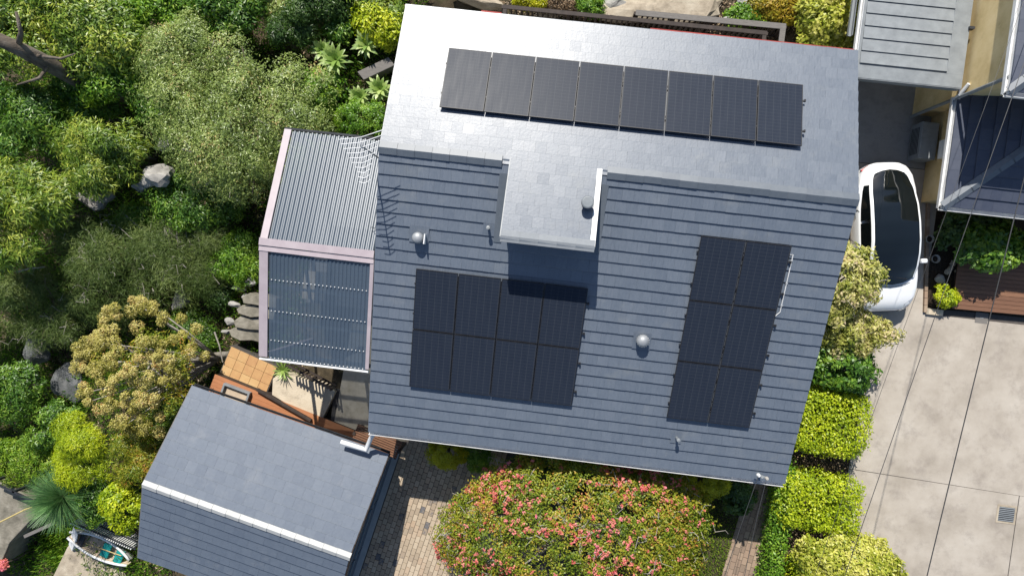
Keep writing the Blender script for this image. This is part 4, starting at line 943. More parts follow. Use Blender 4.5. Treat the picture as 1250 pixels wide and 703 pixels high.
for i, (px, py) in enumerate(((1134, 292), (1141, 316))):
    c = P(px, py, .15); t = thing('plant_pot', (c.x, c.y, 0), 'empty round pot with a pale rim on the mulched bed', 'pot', 'empty pots on the mulch')
    MB().lathe([(.09, 0), (.13, .2), (.135, .22), (.115, .22), (.1, .1), (.02, .09)], (c.x, c.y, .004), 18).build('pot', M['clay'], t, smooth=True)
    MB().lathe([(.1, .12), (.1, .13), (.01, .135)], (c.x, c.y, .004), 14).build('soil', M['mulch'], t)
rock('garden_stone', 'pale grey garden stone lying on the mulch near the ball bush', 1147, 341, 7, 6, .1, .12, 'pebble', 3, sub=2)
for i, (px, py) in enumerate(((1160, 328), (1170, 330), (1163, 322), (1176, 325), (1157, 332), (1181, 331))):
    rock('bed_rock', 'small brown rock in the group beside the side deck', px, py, 5, 4, .07, .08, 'sandstone', i, group='rocks by the side deck', sub=2)

# ------------------------------------------------------------------ car
def make_car():
    cpos = Vector((15.1, -.36, 0)); fwd = Vector((.16, -.987, 0)).normalized(); rt = Vector((fwd.y, -fwd.x, 0))
    T = Matrix(((rt.x, fwd.x, 0, cpos.x), (rt.y, fwd.y, 0, cpos.y), (0, 0, 1, 0), (0, 0, 0, 1)))
    car = thing('car', cpos, 'white car with a black glass roof parked between the house and garden bed', 'car')
    S = [-2.35, -2.29, -2.14, -1.85, -1.4, -.8, 0, .8, 1.25, 1.6, 1.9, 2.12, 2.27, 2.34]
    Wd = [.20, .46, .68, .83, .925, .925, .925, .925, .92, .905, .86, .77, .62, .42]
    Zs = [.70, .84, .93, .96, .95, .93, .92, .92, .91, .86, .79, .71, .61, .52]
    Zc = [.72, .90, 1.0, 1.03, 1.03, 1.0, .98, .98, .965, .905, .83, .75, .64, .54]
    cs = list(zip(S, Wd, Zs, Zc))
    # denser stations
    from bisect import bisect
    def ip(xs, ys, x):
        i = max(1, min(len(xs) - 1, bisect(xs, x))); f = (x - xs[i - 1]) / (xs[i] - xs[i - 1]); f = f * f * (3 - 2 * f) * .35 + f * .65
        return ys[i - 1] + (ys[i] - ys[i - 1]) * f
    ss = [-2.35, -2.33] + [-2.28 + i * .1 for i in range(46)] + [2.3, 2.34]
    b = MB(); nsec = 15; vs = []
    for s in ss:
        w_, zs, zc = ip(S, Wd, s), ip(S, Zs, s), ip(S, Zc, s)
        half = [(w_ * .86, .20), (w_ * .97, .30), (w_, .48), (w_ * .995, .62), (w_ * .975, zs - .06), (w_ * .93, zs), (w_ * .78, zs + (zc - zs) * .45 + .012), (w_ * .45, zc - .012)]
        sec = [(-x, z) for x, z in half] + [(0, zc)] + [(x, z) for x, z in half[::-1]]
        vs += [T @ Vector((x, s, z)) for x, z in sec]; nsec = len(sec)
    fs = [(i * nsec + j, i * nsec + j + 1, (i + 1) * nsec + j + 1, (i + 1) * nsec + j) for i in range(len(ss) - 1) for j in range(nsec - 1)]
    fs += [tuple(range(nsec)), tuple(range((len(ss) - 1) * nsec, len(ss) * nsec))[::-1], ]
    b.add(vs, fs); body = b.build('body', M['carpaint'], car, smooth=True)
    # greenhouse
    S2 = [-2.02, -1.8, -1.4, -.9, -.4, .1, .5, .9, 1.3]
    Rw = [.42, .54, .62, .655, .67, .675, .68, .69, .66]; Rz = [1.05, 1.13, 1.27, 1.39, 1.435, 1.43, 1.36, 1.20, .985]
    Bw = [.60, .70, .79, .835, .85, .855, .855, .84, .76]; Bz = [1.0, 1.0, .985, .965, .95, .95, .95, .95, .94]
    s2 = [-2.02 + i * .083 for i in range(41)]
    top = []; side = {-1: [], 1: []}; rail = {-1: [], 1: []}
    for s in s2:
        rw, rz, bw, bz = ip(S2, Rw, s), ip(S2, Rz, s), ip(S2, Bw, s), ip(S2, Bz, s)
        kb_ = .20 * max(0, (s - .3) / 1.0) ** 1.5 - .14 * max(0, (-1.2 - s) / .8)
        top.append([T @ Vector((x * rw, s + kb_ * (1 - x * x), rz + .045 * (1 - x * x))) for x in (-1, -.8, -.5, 0, .5, .8, 1)])
        for g in (-1, 1):
            rail[g].append([T @ Vector((g * (rw - .004), s, rz + .012)), T @ Vector((g * (rw + .045), s, rz + .004)), T @ Vector((g * (rw + .075), s, rz - .04))])
            side[g].append([T @ Vector((g * (rw + .072), s, rz - .038)), T @ Vector((g * (bw + .0), s, bz - .015))])
    def loft(rows, name, m, parent=car):
        k = len(rows[0]); mb = MB(); mb.add([p for r in rows for p in r], [(i * k + j, i * k + j + 1, (i + 1) * k + j + 1, (i + 1) * k + j) for i in range(len(rows) - 1) for j in range(k - 1)])
        return mb.build(name, M[m], parent, smooth=True)
    loft(top[1:13], 'rear_window', 'carglass'); loft(top[12:28], 'glass_roof', 'carglass'); loft(top[27:], 'windscreen', 'carglass')
    for g in (-1, 1):
        loft(rail[g], 'roof_rail', 'carpaint'); loft(side[g][5:19], 'side_window', 'carglass'); loft(side[g][19:36], 'side_window', 'carglass')
        loft([[a, b_] for a, b_ in side[g][:6]], 'rear_pillar', 'carpaint'); loft(side[g][35:], 'front_pillar', 'carpaint')
        m_ = MB(); mm = T @ Vector((g * 1.0, .82, 1.0)); m_.box((-.1, -.07, -.07), (.1, .07, .07), T @ Matrix.Translation((g * 1.0, .8, 1.0)))
        m_.build('mirror', M['carpaint'], car, bevel=.04)
        h = MB(); 
        pts = [(g * .50, 2.19, .695), (g * .72, 2.08, .735), (g * .80, 1.86, .80), (g * .72, 1.95, .80), (g * .52, 2.12, .745)]
        h.add([T @ Vector(p) for p in pts] + [T @ Vector((p[0], p[1] - .06, p[2] - .08)) for p in pts], [(0, 1, 2, 3, 4), (9, 8, 7, 6, 5)] + [(i, (i + 1) % 5, 5 + (i + 1) % 5, 5 + i) for i in range(5)]); h.build('headlight', M['lamp'], car)
        h = MB(); h.box((-.15, -.04, -.04), (.15, .04, .04), T @ Matrix.Translation((g * .585, -2.16, .76)) @ Matrix.Rotation(g * .55, 4, 'Z')); h.build('tail_light', M['redlamp'], car, bevel=.02)
        for s in (-1.45, 1.42):
            wc = T @ Vector((g * .83, s, .33)); ax = rt * .11
            tyr = MB(); tyr.tube([wc - ax, wc - ax * .8, wc + ax * .8, wc + ax], [.29, .33, .33, .29], 24); wo = tyr.build('wheel', M['tyre'], car, smooth=False)
            r_ = MB(); r_.tube([wc - ax * 1.03, wc + ax * 1.03], .22, 20); r_.build('rim', M['grey_metal'], wo)
    MB().box((-.5, -.02, -.03), (.5, .02, .03), T @ Matrix.Translation((0, 2.34, .40))).build('grille', M['plastic_black'], car)
    # seam of the bonnet
    sm = MB(); sm.tube([T @ Vector((x, 1.40 + .16 * (1 - (x / .75) ** 2), ip(S, Zc, 1.38) - .0 - .055 * abs(x / .75) ** 3)) for x in [-.75 + i * .15 for i in range(11)]], .008, 4); sm.build('bonnet_seam', M['plastic_black'], car)
    for g in (-1, 1):
        for s0 in (-1.02, .02, 1.05):
            pts = [T @ Vector((g * (ip(S, Wd, s0) * f_ + .003), s0 + .05 * k_, z_)) for k_, (f_, z_) in enumerate(((.99, .34), (1.0, .5), (.995, .63), (.975, ip(S, Zs, s0) - .05), (.94, ip(S, Zs, s0) + .004)))]
            MB().tube(pts, .006, 4).build('door_seam', M['plastic_black'], car)
        for s0 in (-.75, .3): MB().bar(T @ Vector((g * .922, s0 - .1, .78)), T @ Vector((g * .922, s0 + .1, .78)), .02, .025).build('door_handle', M['grey_metal'], car)
    for x0_, x1_ in ((-.45, .1), (.05, .55)): MB().tube([T @ Vector((x0_, 1.34, 1.06)), T @ Vector((x1_, 1.24, 1.13))], .01, 5).build('wiper', M['plastic_black'], car)
    return car
make_car()

# ------------------------------------------------------------------ overhead wires
def wire(label, pts, group, r=.012):
    t = thing('overhead_wire', pts[0], label, 'wire', group); MB().tube(pts, r, 6).build('strand', M['wire'], t)
def ext(a, b, z, k0=-1.5, k1=2.5, sag=.2):
    A_, B_ = P(*a, z), P(*b, z); return [A_.lerp(B_, k0 + (k1 - k0) * i / 16) + Vector((0, 0, -sag * (1 - ((i - 8) / 8) ** 2))) for i in range(17)]
wire('thickest of the three dark overhead wires crossing above the driveway', ext((1250, 244), (1138, 702), 6.2), 'wires over the driveway', .012)
wire('middle weight of the three dark overhead wires crossing above the driveway', ext((1235, 136), (1056, 647), 6.0), 'wires over the driveway', .008)
wire('thinnest of the three dark overhead wires crossing above the driveway', ext((1209, 126), (1070, 507), 5.6), 'wires over the driveway', .005)
ws = Vector((sb.x + .1, sb.y, ze + .48))
for k_, (px, py) in enumerate(((905, 703), (881, 703))):
    q = P(px, py, 3.6); s0 = ws if k_ == 0 else Vector((sb.x - .14, sb.y + .05, ze + .5))
    wire('thin service wire running from the roof corner bracket over the brick path', [s0 + (q - s0) * (i * .35) + Vector((0, 0, .25 * i * i * .1)) for i in range(8)], 'service wires from the house', .008)

# ------------------------------------------------------------------ planting on the right
def hpx(name, label, px0, py0, px1, py1, zt, z0=0, **k):
    a, b = P(px0, py1, zt), P(px1, py0, zt); c = (a + b) / 2; m = mpp(zt); hx, hy = (px1 - px0) * m / 2, (py1 - py0) * m / 2
    return box_hedge(name, label, c.x - hx, c.y - hy, c.x + hx, c.y + hy, z0, zt, **k)
hpx('box_hedge', 'clipped square hedge beside the dark shrub, the farther one from the lemon shrub', 975, 480, 1065, 558, 1.35, seed=3)
hpx('box_hedge', 'clipped square hedge beside the lemon shrub, with mulch between it and its twin', 958, 586, 1056, 652, 1.35, seed=5)
p0, p1 = P(950, 560, .9), P(940, 720, .9)
box_hedge('long_hedge', 'long narrow clipped hedge edging the brown brick side path', P(950, 640, .9).x - .16, P(945, 730, .9).y, P(950, 640, .9).x + .36, P(960, 560, .9).y, 0, .95, leaf='lush', seed=8, dens=480)
box_hedge('low_hedge', 'low clipped hedge at the foot of the lemon shrub', P(968, 700, .8).x, P(975, 740, .8).y, P(1012, 700, .8).x, P(985, 684, .8).y, 0, .8, leaf='hedge', seed=9)
tag(flat('hedge_bed', [(12.75, -14), (14.9, -14), (15.55, -3.2), (12.75, -3.2)], .007, M['mulch']), 'dark mulched bed under the clipped hedges beside the house', 'garden bed', kind='structure')
plant('cream_shrub', 'cream variegated shrub leaning over the front of the white car', 'shrub', 1029, 346, 40, 47, 2.6, 1.7, 'cream', 130, .2, 70, .13, .06, base=(1030, 385), low=-.2, bark='palebark', amp=.35, twigs=14)
plant('cream_shrub', 'smaller cream variegated shrub between the car shrub and the dark shrub', 'shrub', 1036, 402, 40, 28, 2.2, 1.2, 'cream', 90, .18, 70, .13, .06, base=(1025, 405), low=-.2, bark='palebark', amp=.35)
plant('dark_shrub', 'deep green rounded shrub beside the clipped square hedge', 'shrub', 1026, 440, 37, 38, 1.9, 1.5, 'green', 110, .19, 75, .13, .08, low=-.3)
plant('lemon_shrub', 'pale lemon variegated shrub at the end of the clipped hedges', 'shrub', 1042, 690, 62, 42, 2.0, 1.6, 'lemon', 210, .2, 75, .12, .06, low=-.2, amp=.2, bark='palebark')
plant('garden_bush', 'leafy green bush hanging over the side deck', 'bush', 1210, 305, 42, 24, 1.5, 1.1, 'green', 110, .17, 70, .16, .1, low=-.3)
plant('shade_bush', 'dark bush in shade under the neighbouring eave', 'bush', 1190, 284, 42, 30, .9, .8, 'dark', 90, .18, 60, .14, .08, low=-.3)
plant('ball_bush', 'small yellow green ball bush at the corner of the driveway', 'bush', 1154, 362, 12, 11, .55, .5, 'hedge', 40, .09, 60, .08, .04, low=-.5)
plant('light_shrub', 'pale yellow green shrub beside the carport behind the house', 'shrub', 1010, 25, 42, 42, 1.6, 1.4, 'lemon', 160, .2, 70, .14, .08, low=-.2, seed=11)
plant('light_shrub', 'second pale green shrub beyond the house against the carport gutter', 'shrub', 1030, -20, 40, 36, 1.5, 1.3, 'hedge', 110, .2, 60, .14, .08, low=-.2, seed=12)
plant('ochre_shrub', 'low ochre and green mossy shrub beyond the end of the balustrades', 'shrub', 945, 8, 32, 22, .9, .6, 'ochre', 110, .16, 70, .1, .05, low=-.1, seed=13)
plant('ochre_shrub', 'low green shrub beside the rocks at the end of the balustrades', 'shrub', 905, 22, 22, 12, .8, .5, 'lush', 60, .14, 60, .1, .05, low=-.1, seed=14)
# flowering shrub along the bottom
fl = plant('flowering_shrub', 'huge pink flowering shrub with bare pale twigs below the house eave', 'shrub', 713, 650, 178, 98, 3.1, 3.0, 'rosy', 1150, .25, 60, .09, .042, low=-.1, shell=.72, amp=.13, bark='palebark', twigs=260, limbs=24, seed=21, lobes=0)
rng = np.random.default_rng(31)
cc, cd = CL[fl]; ok = (cd[:, 2] > .05); cc, cd = cc[ok], cd[ok]
pat = np.sin(cc[:, 0] * 1.7 + 1) + np.sin(cc[:, 1] * 2.3 + cc[:, 0]) + .8; pr_ = np.clip(pat, .15, 3); pr_ /= pr_.sum()
pick = rng.choice(len(cc), 1000, p=pr_); base = cc[pick] + unit(cd[pick] + np.array([0, 0, .8]) + rng.normal(0, .8, (1000, 3))) * rng.uniform(.16, .28, (1000, 1))
V, rn = crown_leaves(base, cd[pick], .045, 9, .058, .05, rng, .6, .6)
link('blossom', quads_mesh('blossom', V - np.array(W[fl]), rn), LF['pink'], fl)
plant('golden_conifer', 'golden round conifer at the corner of the brick path under the eave', 'shrub', 546, 553, 25, 18, 1.7, 1.6, 'gold', 110, .1, 90, .07, .025, low=-.4, amp=.12)
plant('green_conifer', 'green conifer under the eave between the golden conifer and flowering shrub', 'shrub', 582, 556, 20, 16, 1.1, 1.0, 'lush', 60, .12, 80, .08, .03, low=-.4)
plant('gold_tipped_conifer', 'golden tipped conifer under the eave at the far end of the flowering shrub', 'shrub', 858, 588, 30, 15, 1.9, 1.8, 'gold', 100, .12, 80, .08, .03, low=-.4)
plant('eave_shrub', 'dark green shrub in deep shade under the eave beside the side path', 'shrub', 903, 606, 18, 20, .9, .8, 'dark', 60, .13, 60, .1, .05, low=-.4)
for i, px in enumerate((640, 690, 740, 790)):
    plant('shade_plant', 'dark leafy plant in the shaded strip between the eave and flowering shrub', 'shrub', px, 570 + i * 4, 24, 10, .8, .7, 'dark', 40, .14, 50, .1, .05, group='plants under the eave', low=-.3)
# lawn strip
def scatter(name, poly_test, bounds, n, L, Wd, leaf, label, cat, zf, seed, up=True, tilt=.35):
    rng = np.random.default_rng(seed); x0, x1, y0, y1 = bounds
    p = np.stack([rng.uniform(x0, x1, n), rng.uniform(y0, y1, n)], 1); keep = np.array([poly_test(*q) for q in p]); p = p[keep]
    z = np.array([zf(*q) for q in p]); p3 = np.c_[p, z]
    if up: a = np.c_[rng.normal(0, tilt, (len(p), 2)), np.ones(len(p))]; n_ = unit(rng.normal(0, 1, p3.shape) * np.array([1, 1, .1]))
    else: n_ = unit(np.array([0, 0, 1.]) + rng.normal(0, .4, p3.shape)); a = rng.normal(0, 1, p3.shape)
    o = link(name, quads_mesh(name, leaf_quads(p3, n_, unit(a), L, Wd, rng), rng.uniform(0, 1, len(p))), LF[leaf])
    return tag(o, label, cat, kind='stuff')
lw = [P(885, 720, 0), P(915, 592, 0)]
scatter('lawn', lambda x, y: (Vector((x, y, 0)) - (pa + pb) / 2).dot(pn) > .64 and (Vector((x, y, 0)) - (pa + pb) / 2).dot(pn) < 2.6, (8.5, 13, -14, -8.3), 26000, .11, .018, 'grass', 'bright green grass strip between the flowering shrub and side path', 'grass', lambda x, y: 0, 5)
scatter('mulch_chips', lambda x, y: True, (12.8, 15.3, -13, -3.4), 5000, .06, .03, 'dry', 'bark chips scattered on the bed under the hedges', 'bark chips', lambda x, y: .012 + random.random() * .015, 6, up=False)

# ------------------------------------------------------------------ rocks behind the house and top strip
rock('rock_shelf', 'broad sandstone shelf behind the balustrades', 812, 2, 85, 30, .35, .5, 'sandstone', 4)
rock('rock_shelf', 'smaller sandstone shelf beyond the roof corner near the rosettes', 585, 2, 34, 12, .3, .4, 'sandstone', 9)
rock('rock_shelf', 'rounded sandstone outcrop beyond the middle of the long balustrade', 750, 8, 30, 16, .4, .4, 'greyrock', 14)
rock('rock_ledge', 'low pale sandstone ledge at the foot of the long balustrade', 690, 14, 85, 18, .02, .16, 'sandstone', 17)
for i, (px, py, r_) in enumerate(((897, 16, 8), (915, 8, 7), (930, 5, 6), (905, 4, 8), (888, 24, 6))):
    rock('dark_boulder', 'dark rounded boulder among the shrubs beyond the balustrades', px, py, r_, r_ * .8, .6, .2, 'greyrock', i + 40, group='boulders beyond the balustrades', sub=2)
plant('yellow_flower_bush', 'yellow flowering bush behind the long balustrade', 'bush', 645, 4, 16, 10, 1.1, .8, 'gold', 50, .12, 60, .08, .04, low=-.2)
plant('dry_bush', 'orange brown dry bush behind the long balustrade', 'bush', 682, 2, 28, 12, .8, .6, 'dry', 70, .14, 60, .1, .03, low=-.2)
plant('fern_bush', 'bright green ferny bush beside the sandstone outcrop', 'bush', 722, 6, 14, 14, 1.0, .6, 'lush', 50, .12, 60, .12, .03, low=-.2)
scatter('ground_leaves', lambda x, y: True, (1.5, 13, 5.2, 8.5), 7000, .12, .03, 'dry', 'dry leaves and bark over the ground behind the house', 'leaf litter', lambda x, y: gz(x, y) + .05, 8, up=False)

# ------------------------------------------------------------------ the wooded gully on the left
def forest(x, y): return x < -.2 and not (x > -3.3 and -8.9 < y < .6) and not ((Vector((x, y, 0)) - GO).dot(gu) > -.2 and (Vector((x, y, 0)) - GO).dot(gv) < 3.6)
scatter('undergrowth', lambda x, y: forest(x, y) and math.sin(x * 1.3 + 1) * math.cos(y * 1.1) + .6 * math.sin(x * 2.9 + y * 2.3) > -.55, (-17, 0, -17, 8), 85000, .2, .055, 'green', 'low leafy undergrowth covering the gully floor', 'undergrowth', lambda x, y: gz(x, y) + random.random() ** 1.5 * .8 * (.6 + .4 * math.sin(x * 2.1) * math.cos(y * 1.7)), 9, tilt=1.1)
scatter('undergrowth_dark', lambda x, y: forest(x, y) and math.sin(x * 1.1 + 3) * math.cos(y * 1.4 + 1) > -.4, (-17, 0, -17, 8), 50000, .24, .035, 'green', 'green grassy tussocks among the trees', 'undergrowth', lambda x, y: gz(x, y) + random.random() ** 2 * .5, 10, tilt=.9)
scatter('forest_litter', forest, (-17, 0, -17, 8), 26000, .12, .035, 'dry', 'dry leaves and twigs on the gully floor', 'leaf litter', lambda x, y: gz(x, y) + .05 + random.random() * .06, 11, up=False)
GT = 'trees in the gully'
plant('grey_green_tree', 'broad grey green small leaved tree beside the patio roof', 'tree', 305, 145, 112, 98, 2.6, 2.9, 'hakea', 620, .34, 62, .10, .028, low=-.1, shell=.7, amp=.24, limbs=14, seed=41, twigs=16)
plant('grey_green_tree', 'smaller grey green tree behind the broad one at the top of the gully', 'tree', 222, 72, 48, 44, 2.2, 1.9, 'hakea', 170, .3, 60, .10, .028, low=-.1, shell=.65, seed=42)
plant('long_leaf_tree', 'yellow green long leaved tree beside the pale boulders', 'tree', 130, 180, 52, 54, 1.8, 2.2, 'yellow', 190, .3, 55, .20, .035, low=-.1, along=.8, seed=43)
plant('long_leaf_tree', 'yellow green long leaved tree down the slope from the pale boulders and the leaning trunk', 'tree', 34, 258, 62, 66, 1.8, 2.4, 'yellow', 230, .32, 52, .22, .038, low=-.1, along=.8, seed=44)
plant('glossy_tree', 'bright mid green glossy tree above the leaning trunk', 'tree', 75, 40, 88, 62, 2.3, 2.4, 'yellow', 300, .32, 55, .17, .05, low=-.1, amp=.34, seed=45)
plant('glossy_tree', 'fresh green tree behind the leaning trunk near the grey green trees', 'tree', 150, 75, 52, 58, 1.5, 2.0, 'lush', 190, .3, 55, .15, .055, low=-.1, amp=.34, seed=46)
plant('dark_tree', 'dark green tree below the leaning trunk', 'tree', 38, 150, 66, 50, .9, 1.8, 'green', 220, .3, 55, .18, .04, low=-.1, seed=47)
plant('dark_tree', 'dark green tree at the back of the gully behind the grey green tree', 'tree', 272, 14, 48, 30, 1.6, 1.9, 'green', 150, .28, 55, .14, .05, low=-.1, seed=48)
plant('dark_tree', 'bushy dark green tree beyond the rosettes', 'tree', 385, 20, 40, 34, 1.6, 1.7, 'dark', 170, .26, 60, .12, .03, low=-.1, seed=49)
plant('mixed_shrub', 'bright yellow green shrub crowding the roof corner near the rosettes', 'shrub', 462, 38, 30, 26, 1.4, 1.3, 'hedge', 90, .2, 50, .14, .05, low=-.1, seed=50, amp=.4)
plant('mixed_shrub', 'olive shrub behind the rosettes near the roof corner', 'shrub', 455, 12, 36, 18, 1.3, 1.2, 'yellow', 90, .2, 50, .16, .04, low=-.1, seed=51, amp=.4)
plant('round_shrub', 'dense bright green shrub tucked between the house and patio roof', 'shrub', 448, 148, 36, 24, 1.6, 1.2, 'lush', 130, .14, 80, .07, .035, low=-.2, seed=52, amp=.18)
plant('leafy_shrub', 'leafy green shrub between the grey green tree and the concrete slab', 'shrub', 398, 112, 24, 32, .9, 1.0, 'lush', 60, .2, 40, .2, .07, low=-.1, seed=53)
plant('leafy_shrub', 'leafy shrub in front of the rosettes beside the patio roof eave', 'shrub', 385, 145, 18, 14, .7, .8, 'lush', 36, .18, 40, .18, .07, low=-.1, seed=54)
plant('needle_tree', 'wispy grey needle leaved tree in the middle of the gully', 'tree', 150, 318, 96, 62, .6, 1.8, 'needle', 300, .36, 70, .2, .014, low=-.05, along=.9, seed=55, twigs=60, spread=1.4)
plant('needle_tree', 'thin grey needle leaved tree beside the flowering gum', 'tree', 235, 305, 66, 60, .2, 1.5, 'needle', 180, .34, 60, .22, .010, low=-.05, along=.9, seed=56, twigs=50, spread=1.4)
plant('needle_tree', 'sparse grey tree in shadow near the bluish boulders', 'tree', 60, 372, 62, 50, -.6, 1.4, 'needle', 150, .32, 55, .22, .012, low=-.05, along=.9, seed=57, twigs=30, spread=1.4)
plant('gully_shrub', 'dark green shrub at the foot of the grey green tree', 'shrub', 235, 250, 58, 40, .6, 1.4, 'green', 170, .26, 60, .13, .035, low=-.1, seed=58)
plant('gully_shrub', 'bright green mossy shrub beside the patio roof corner', 'shrub', 292, 318, 30, 34, .2, .9, 'lush', 110, .18, 60, .11, .03, low=-.1, seed=59)
plant('gully_shrub', 'green shrub beneath the grey branches of the flowering gum', 'shrub', 238, 412, 34, 34, -.7, .9, 'green', 100, .2, 60, .12, .03, low=-.1, seed=60)
plant('gully_shrub', 'deep green shrub on the downhill side of the bluish boulders', 'shrub', 18, 478, 40, 44, -1.0, 1.3, 'green', 130, .24, 55, .13, .04, low=-.1, seed=61)
plant('gully_shrub', 'mossy green shrub below the bluish boulders', 'shrub', 28, 560, 44, 36, -1.4, 1.0, 'grass', 120, .22, 55, .14, .03, low=-.1, seed=62)
for i, (px, py, rx, ry, zt, hm, lf, L_, W_, lab) in enumerate((
        (205, 20, 40, 30, 1.2, 1.6, 'lush', .15, .05, 'fresh green tree at the very back of the gully'), (330, 18, 36, 24, .9, 1.2, 'hakea', .12, .03, 'low grey green scrub behind the broad grey green tree'),
        (100, 118, 44, 34, .4, 1.4, 'green', .17, .05, 'mid green tree under the leaning trunk'), (195, 128, 34, 40, .9, 1.3, 'green', .12, .045, 'green tree between the long leaved tree and the broad grey green tree'),
        (12, 18, 46, 40, 2.0, 2.0, 'yellow', .17, .05, 'olive tree over the top of the leaning trunk'), (250, 205, 40, 34, 1.0, 1.3, 'hakea', .1, .03, 'grey green scrub spilling from the broad tree toward the boulders'),
        (12, 345, 40, 40, -.2, 1.5, 'needle', .2, .02, 'grey scrub at the foot of the long leaved trees'), (70, 520, 30, 30, -.9, 1.2, 'green', .13, .04, 'green scrub between the boulders and the feathery wattle'),
        (205, 500, 30, 34, -.3, 1.2, 'yellow', .13, .04, 'olive scrub between the flowering gum and the garage roof'), (160, 268, 40, 22, -.2, 1.0, 'lush', .15, .04, 'bright ferny scrub below the pale boulders'),
        (265, 350, 24, 30, -.4, .9, 'dark', .12, .03, 'dark scrub beside the stone steps'), (350, 50, 30, 24, 1.2, 1.2, 'dark', .12, .03, 'dark scrub between the grey green tree and the rosettes'),
        (120, 372, 44, 26, -.7, 1.1, 'needle', .18, .02, 'grey needle scrub above the flowering gum'), (420, 28, 26, 20, 1.1, 1.1, 'green', .14, .05, 'green scrub behind the rosettes'))):
    plant('scrub', lab, 'scrub', px, py, rx, ry, zt, hm, lf, int(rx * ry * .085), .26, 55, L_, W_, low=-.1, amp=.35, seed=200 + i)
# flowering gum: many rounded heads on grey branches
gum = plant('flowering_gum', 'flowering gum with rounded cream and tan blossom heads beside the garage', 'tree', 176, 446, 66, 62, 1.5, 1.2, 'rosy', 60, .24, 40, .13, .03, base=(268, 438), low=-.1, seed=63, bark='palebark', limbs=12)
rng = np.random.default_rng(64); heads = []
while len(heads) < 105:
    th_ = rng.uniform(0, 6.28); r_ = math.sqrt(rng.uniform(0, 1)); px, py = 172 + math.cos(th_) * r_ * 82, 448 + math.sin(th_) * r_ * 84
    if (px > 205 and py > 462) or (px < 125 and py < 400) or (px > 215 and py > 440) or (px < 110 and py > 505): continue
    p = P(px, py, 1.75 - 1.1 * r_ * r_ + rng.normal(0, .12))
    if heads and min((p - h_).xy.length for h_ in heads) < .17: 
        if rng.uniform() < .9: continue
    heads.append(p)
hc = np.array([tuple(p) for p in heads]); hd_ = np.repeat(np.array([[0, 0, 1.]]), len(hc), 0)
V, rn = crown_leaves(hc, hd_, .2, 340, .06, .032, rng, .2, .15, .6)
link('blossom_head', quads_mesh('blossom_head', V - np.array(W[gum]), rn), LF['gum'], gum)
lb = MB(); b0 = P(268, 438, -.9)
for p in heads[::4]: lb.tube([b0, b0.lerp(p, .5) + Vector((0, 0, -.1)), p], [.05, .035, .012], 6)
lb.build('branch', M['palebark'], gum, smooth=True)
plant('ferny_tree', 'feathery yellow green wattle below the flowering gum', 'tree', 108, 548, 44, 46, .6, 1.5, 'hedge', 200, .22, 70, .14, .02, low=-.1, seed=65, along=.8)
plant('ferny_tree', 'bronze and green wattle against the garage roof edge', 'tree', 165, 555, 36, 36, .5, 1.4, 'rosy', 150, .22, 60, .13, .022, low=-.1, seed=66, along=.8)
plant('lush_bush', 'lush green leafy bush between the grass tree and garage', 'bush', 150, 616, 26, 30, .1, 1.1, 'hedge', 110, .18, 60, .11, .06, low=-.2, seed=67)
plant('lush_bush', 'darker leafy bush touching the grass tree', 'bush', 118, 610, 22, 26, -.3, 1.0, 'green', 80, .18, 60, .11, .05, low=-.2, seed=68)
# grass tree
gp = P(77, 606, -.4); g0 = gz(gp.x, gp.y)
gtree = clump('grass_tree', 'spiky round grass tree with long thin green needles', 'grass tree', (gp.x, gp.y, g0), 1500, 1.22, .012, 'spike', elev=(-.35, 1.5), seed=70, seg=3, curl=.35, rise=-.4 - g0)
MB().tube([(gp.x, gp.y, g0 - .1), (gp.x + .04, gp.y, (g0 - .4) / 2), (gp.x, gp.y, -.35)], [.16, .15, .12], 10).build('trunk', M['bark'], gtree)
# rosettes
for i, (px, py, z, l) in enumerate(((410, 74, .7, .6), (447, 56, .8, .52), (464, 110, .7, .52), (440, 120, .5, .45), (394, 62, .5, .45), (478, 22, .9, .45))):
    c = P(px, py, z); clump('agave_rosette', ('broad leaved green rosette beside the concrete slab below the roof corner'), 'agave', c, 26, l, .15, 'agave', 'rosettes beside the house', elev=(.15, 1.25), seed=80 + i, seg=5, curl=.9, single=True)
    
c = P(346, 452, .25); clump('strap_plant', 'small bright green strap leaved plant on the ledge by the patio roof', 'plant', c, 24, .45, .045, 'agave', elev=(.1, 1.1), seed=95, seg=4, curl=.9, single=True)
# slab and boulders
sb_ = thing('concrete_slab', P(452, 90, .6), 'weathered pale concrete slab lying among the rosettes', 'slab'); q = [P(436, 88, .7), P(474, 70, .7), P(482, 80, .7), P(444, 98, .7)]
MB().prism([p.xy for p in q], .2, .7).build('slab', M['greywood'], sb_, bevel=.02)
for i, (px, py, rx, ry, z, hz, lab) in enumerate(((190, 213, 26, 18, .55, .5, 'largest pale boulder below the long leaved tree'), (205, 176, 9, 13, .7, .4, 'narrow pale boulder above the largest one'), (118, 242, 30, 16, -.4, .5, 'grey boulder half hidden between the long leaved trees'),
        (172, 228, 14, 8, .2, .3, 'flat pale boulder at the foot of the largest one'), (44, 428, 20, 22, -2.4, .5, 'boulder coloured dark and bluish for the shade on the gully floor'), (88, 462, 24, 34, -2.6, .4, 'long boulder shape standing in for dark shaded ground beside the flowering gum'), (222, 368, 12, 16, -.9, .3, 'brown boulder above the flowering gum'))):
    rock('boulder', lab, px, py, rx, ry, z, hz, 'shaderock' if i in (4, 5) else 'greyrock', 20 + i, cat='boulder')  # the two boulders on the shaded floor carry that shade in their colour
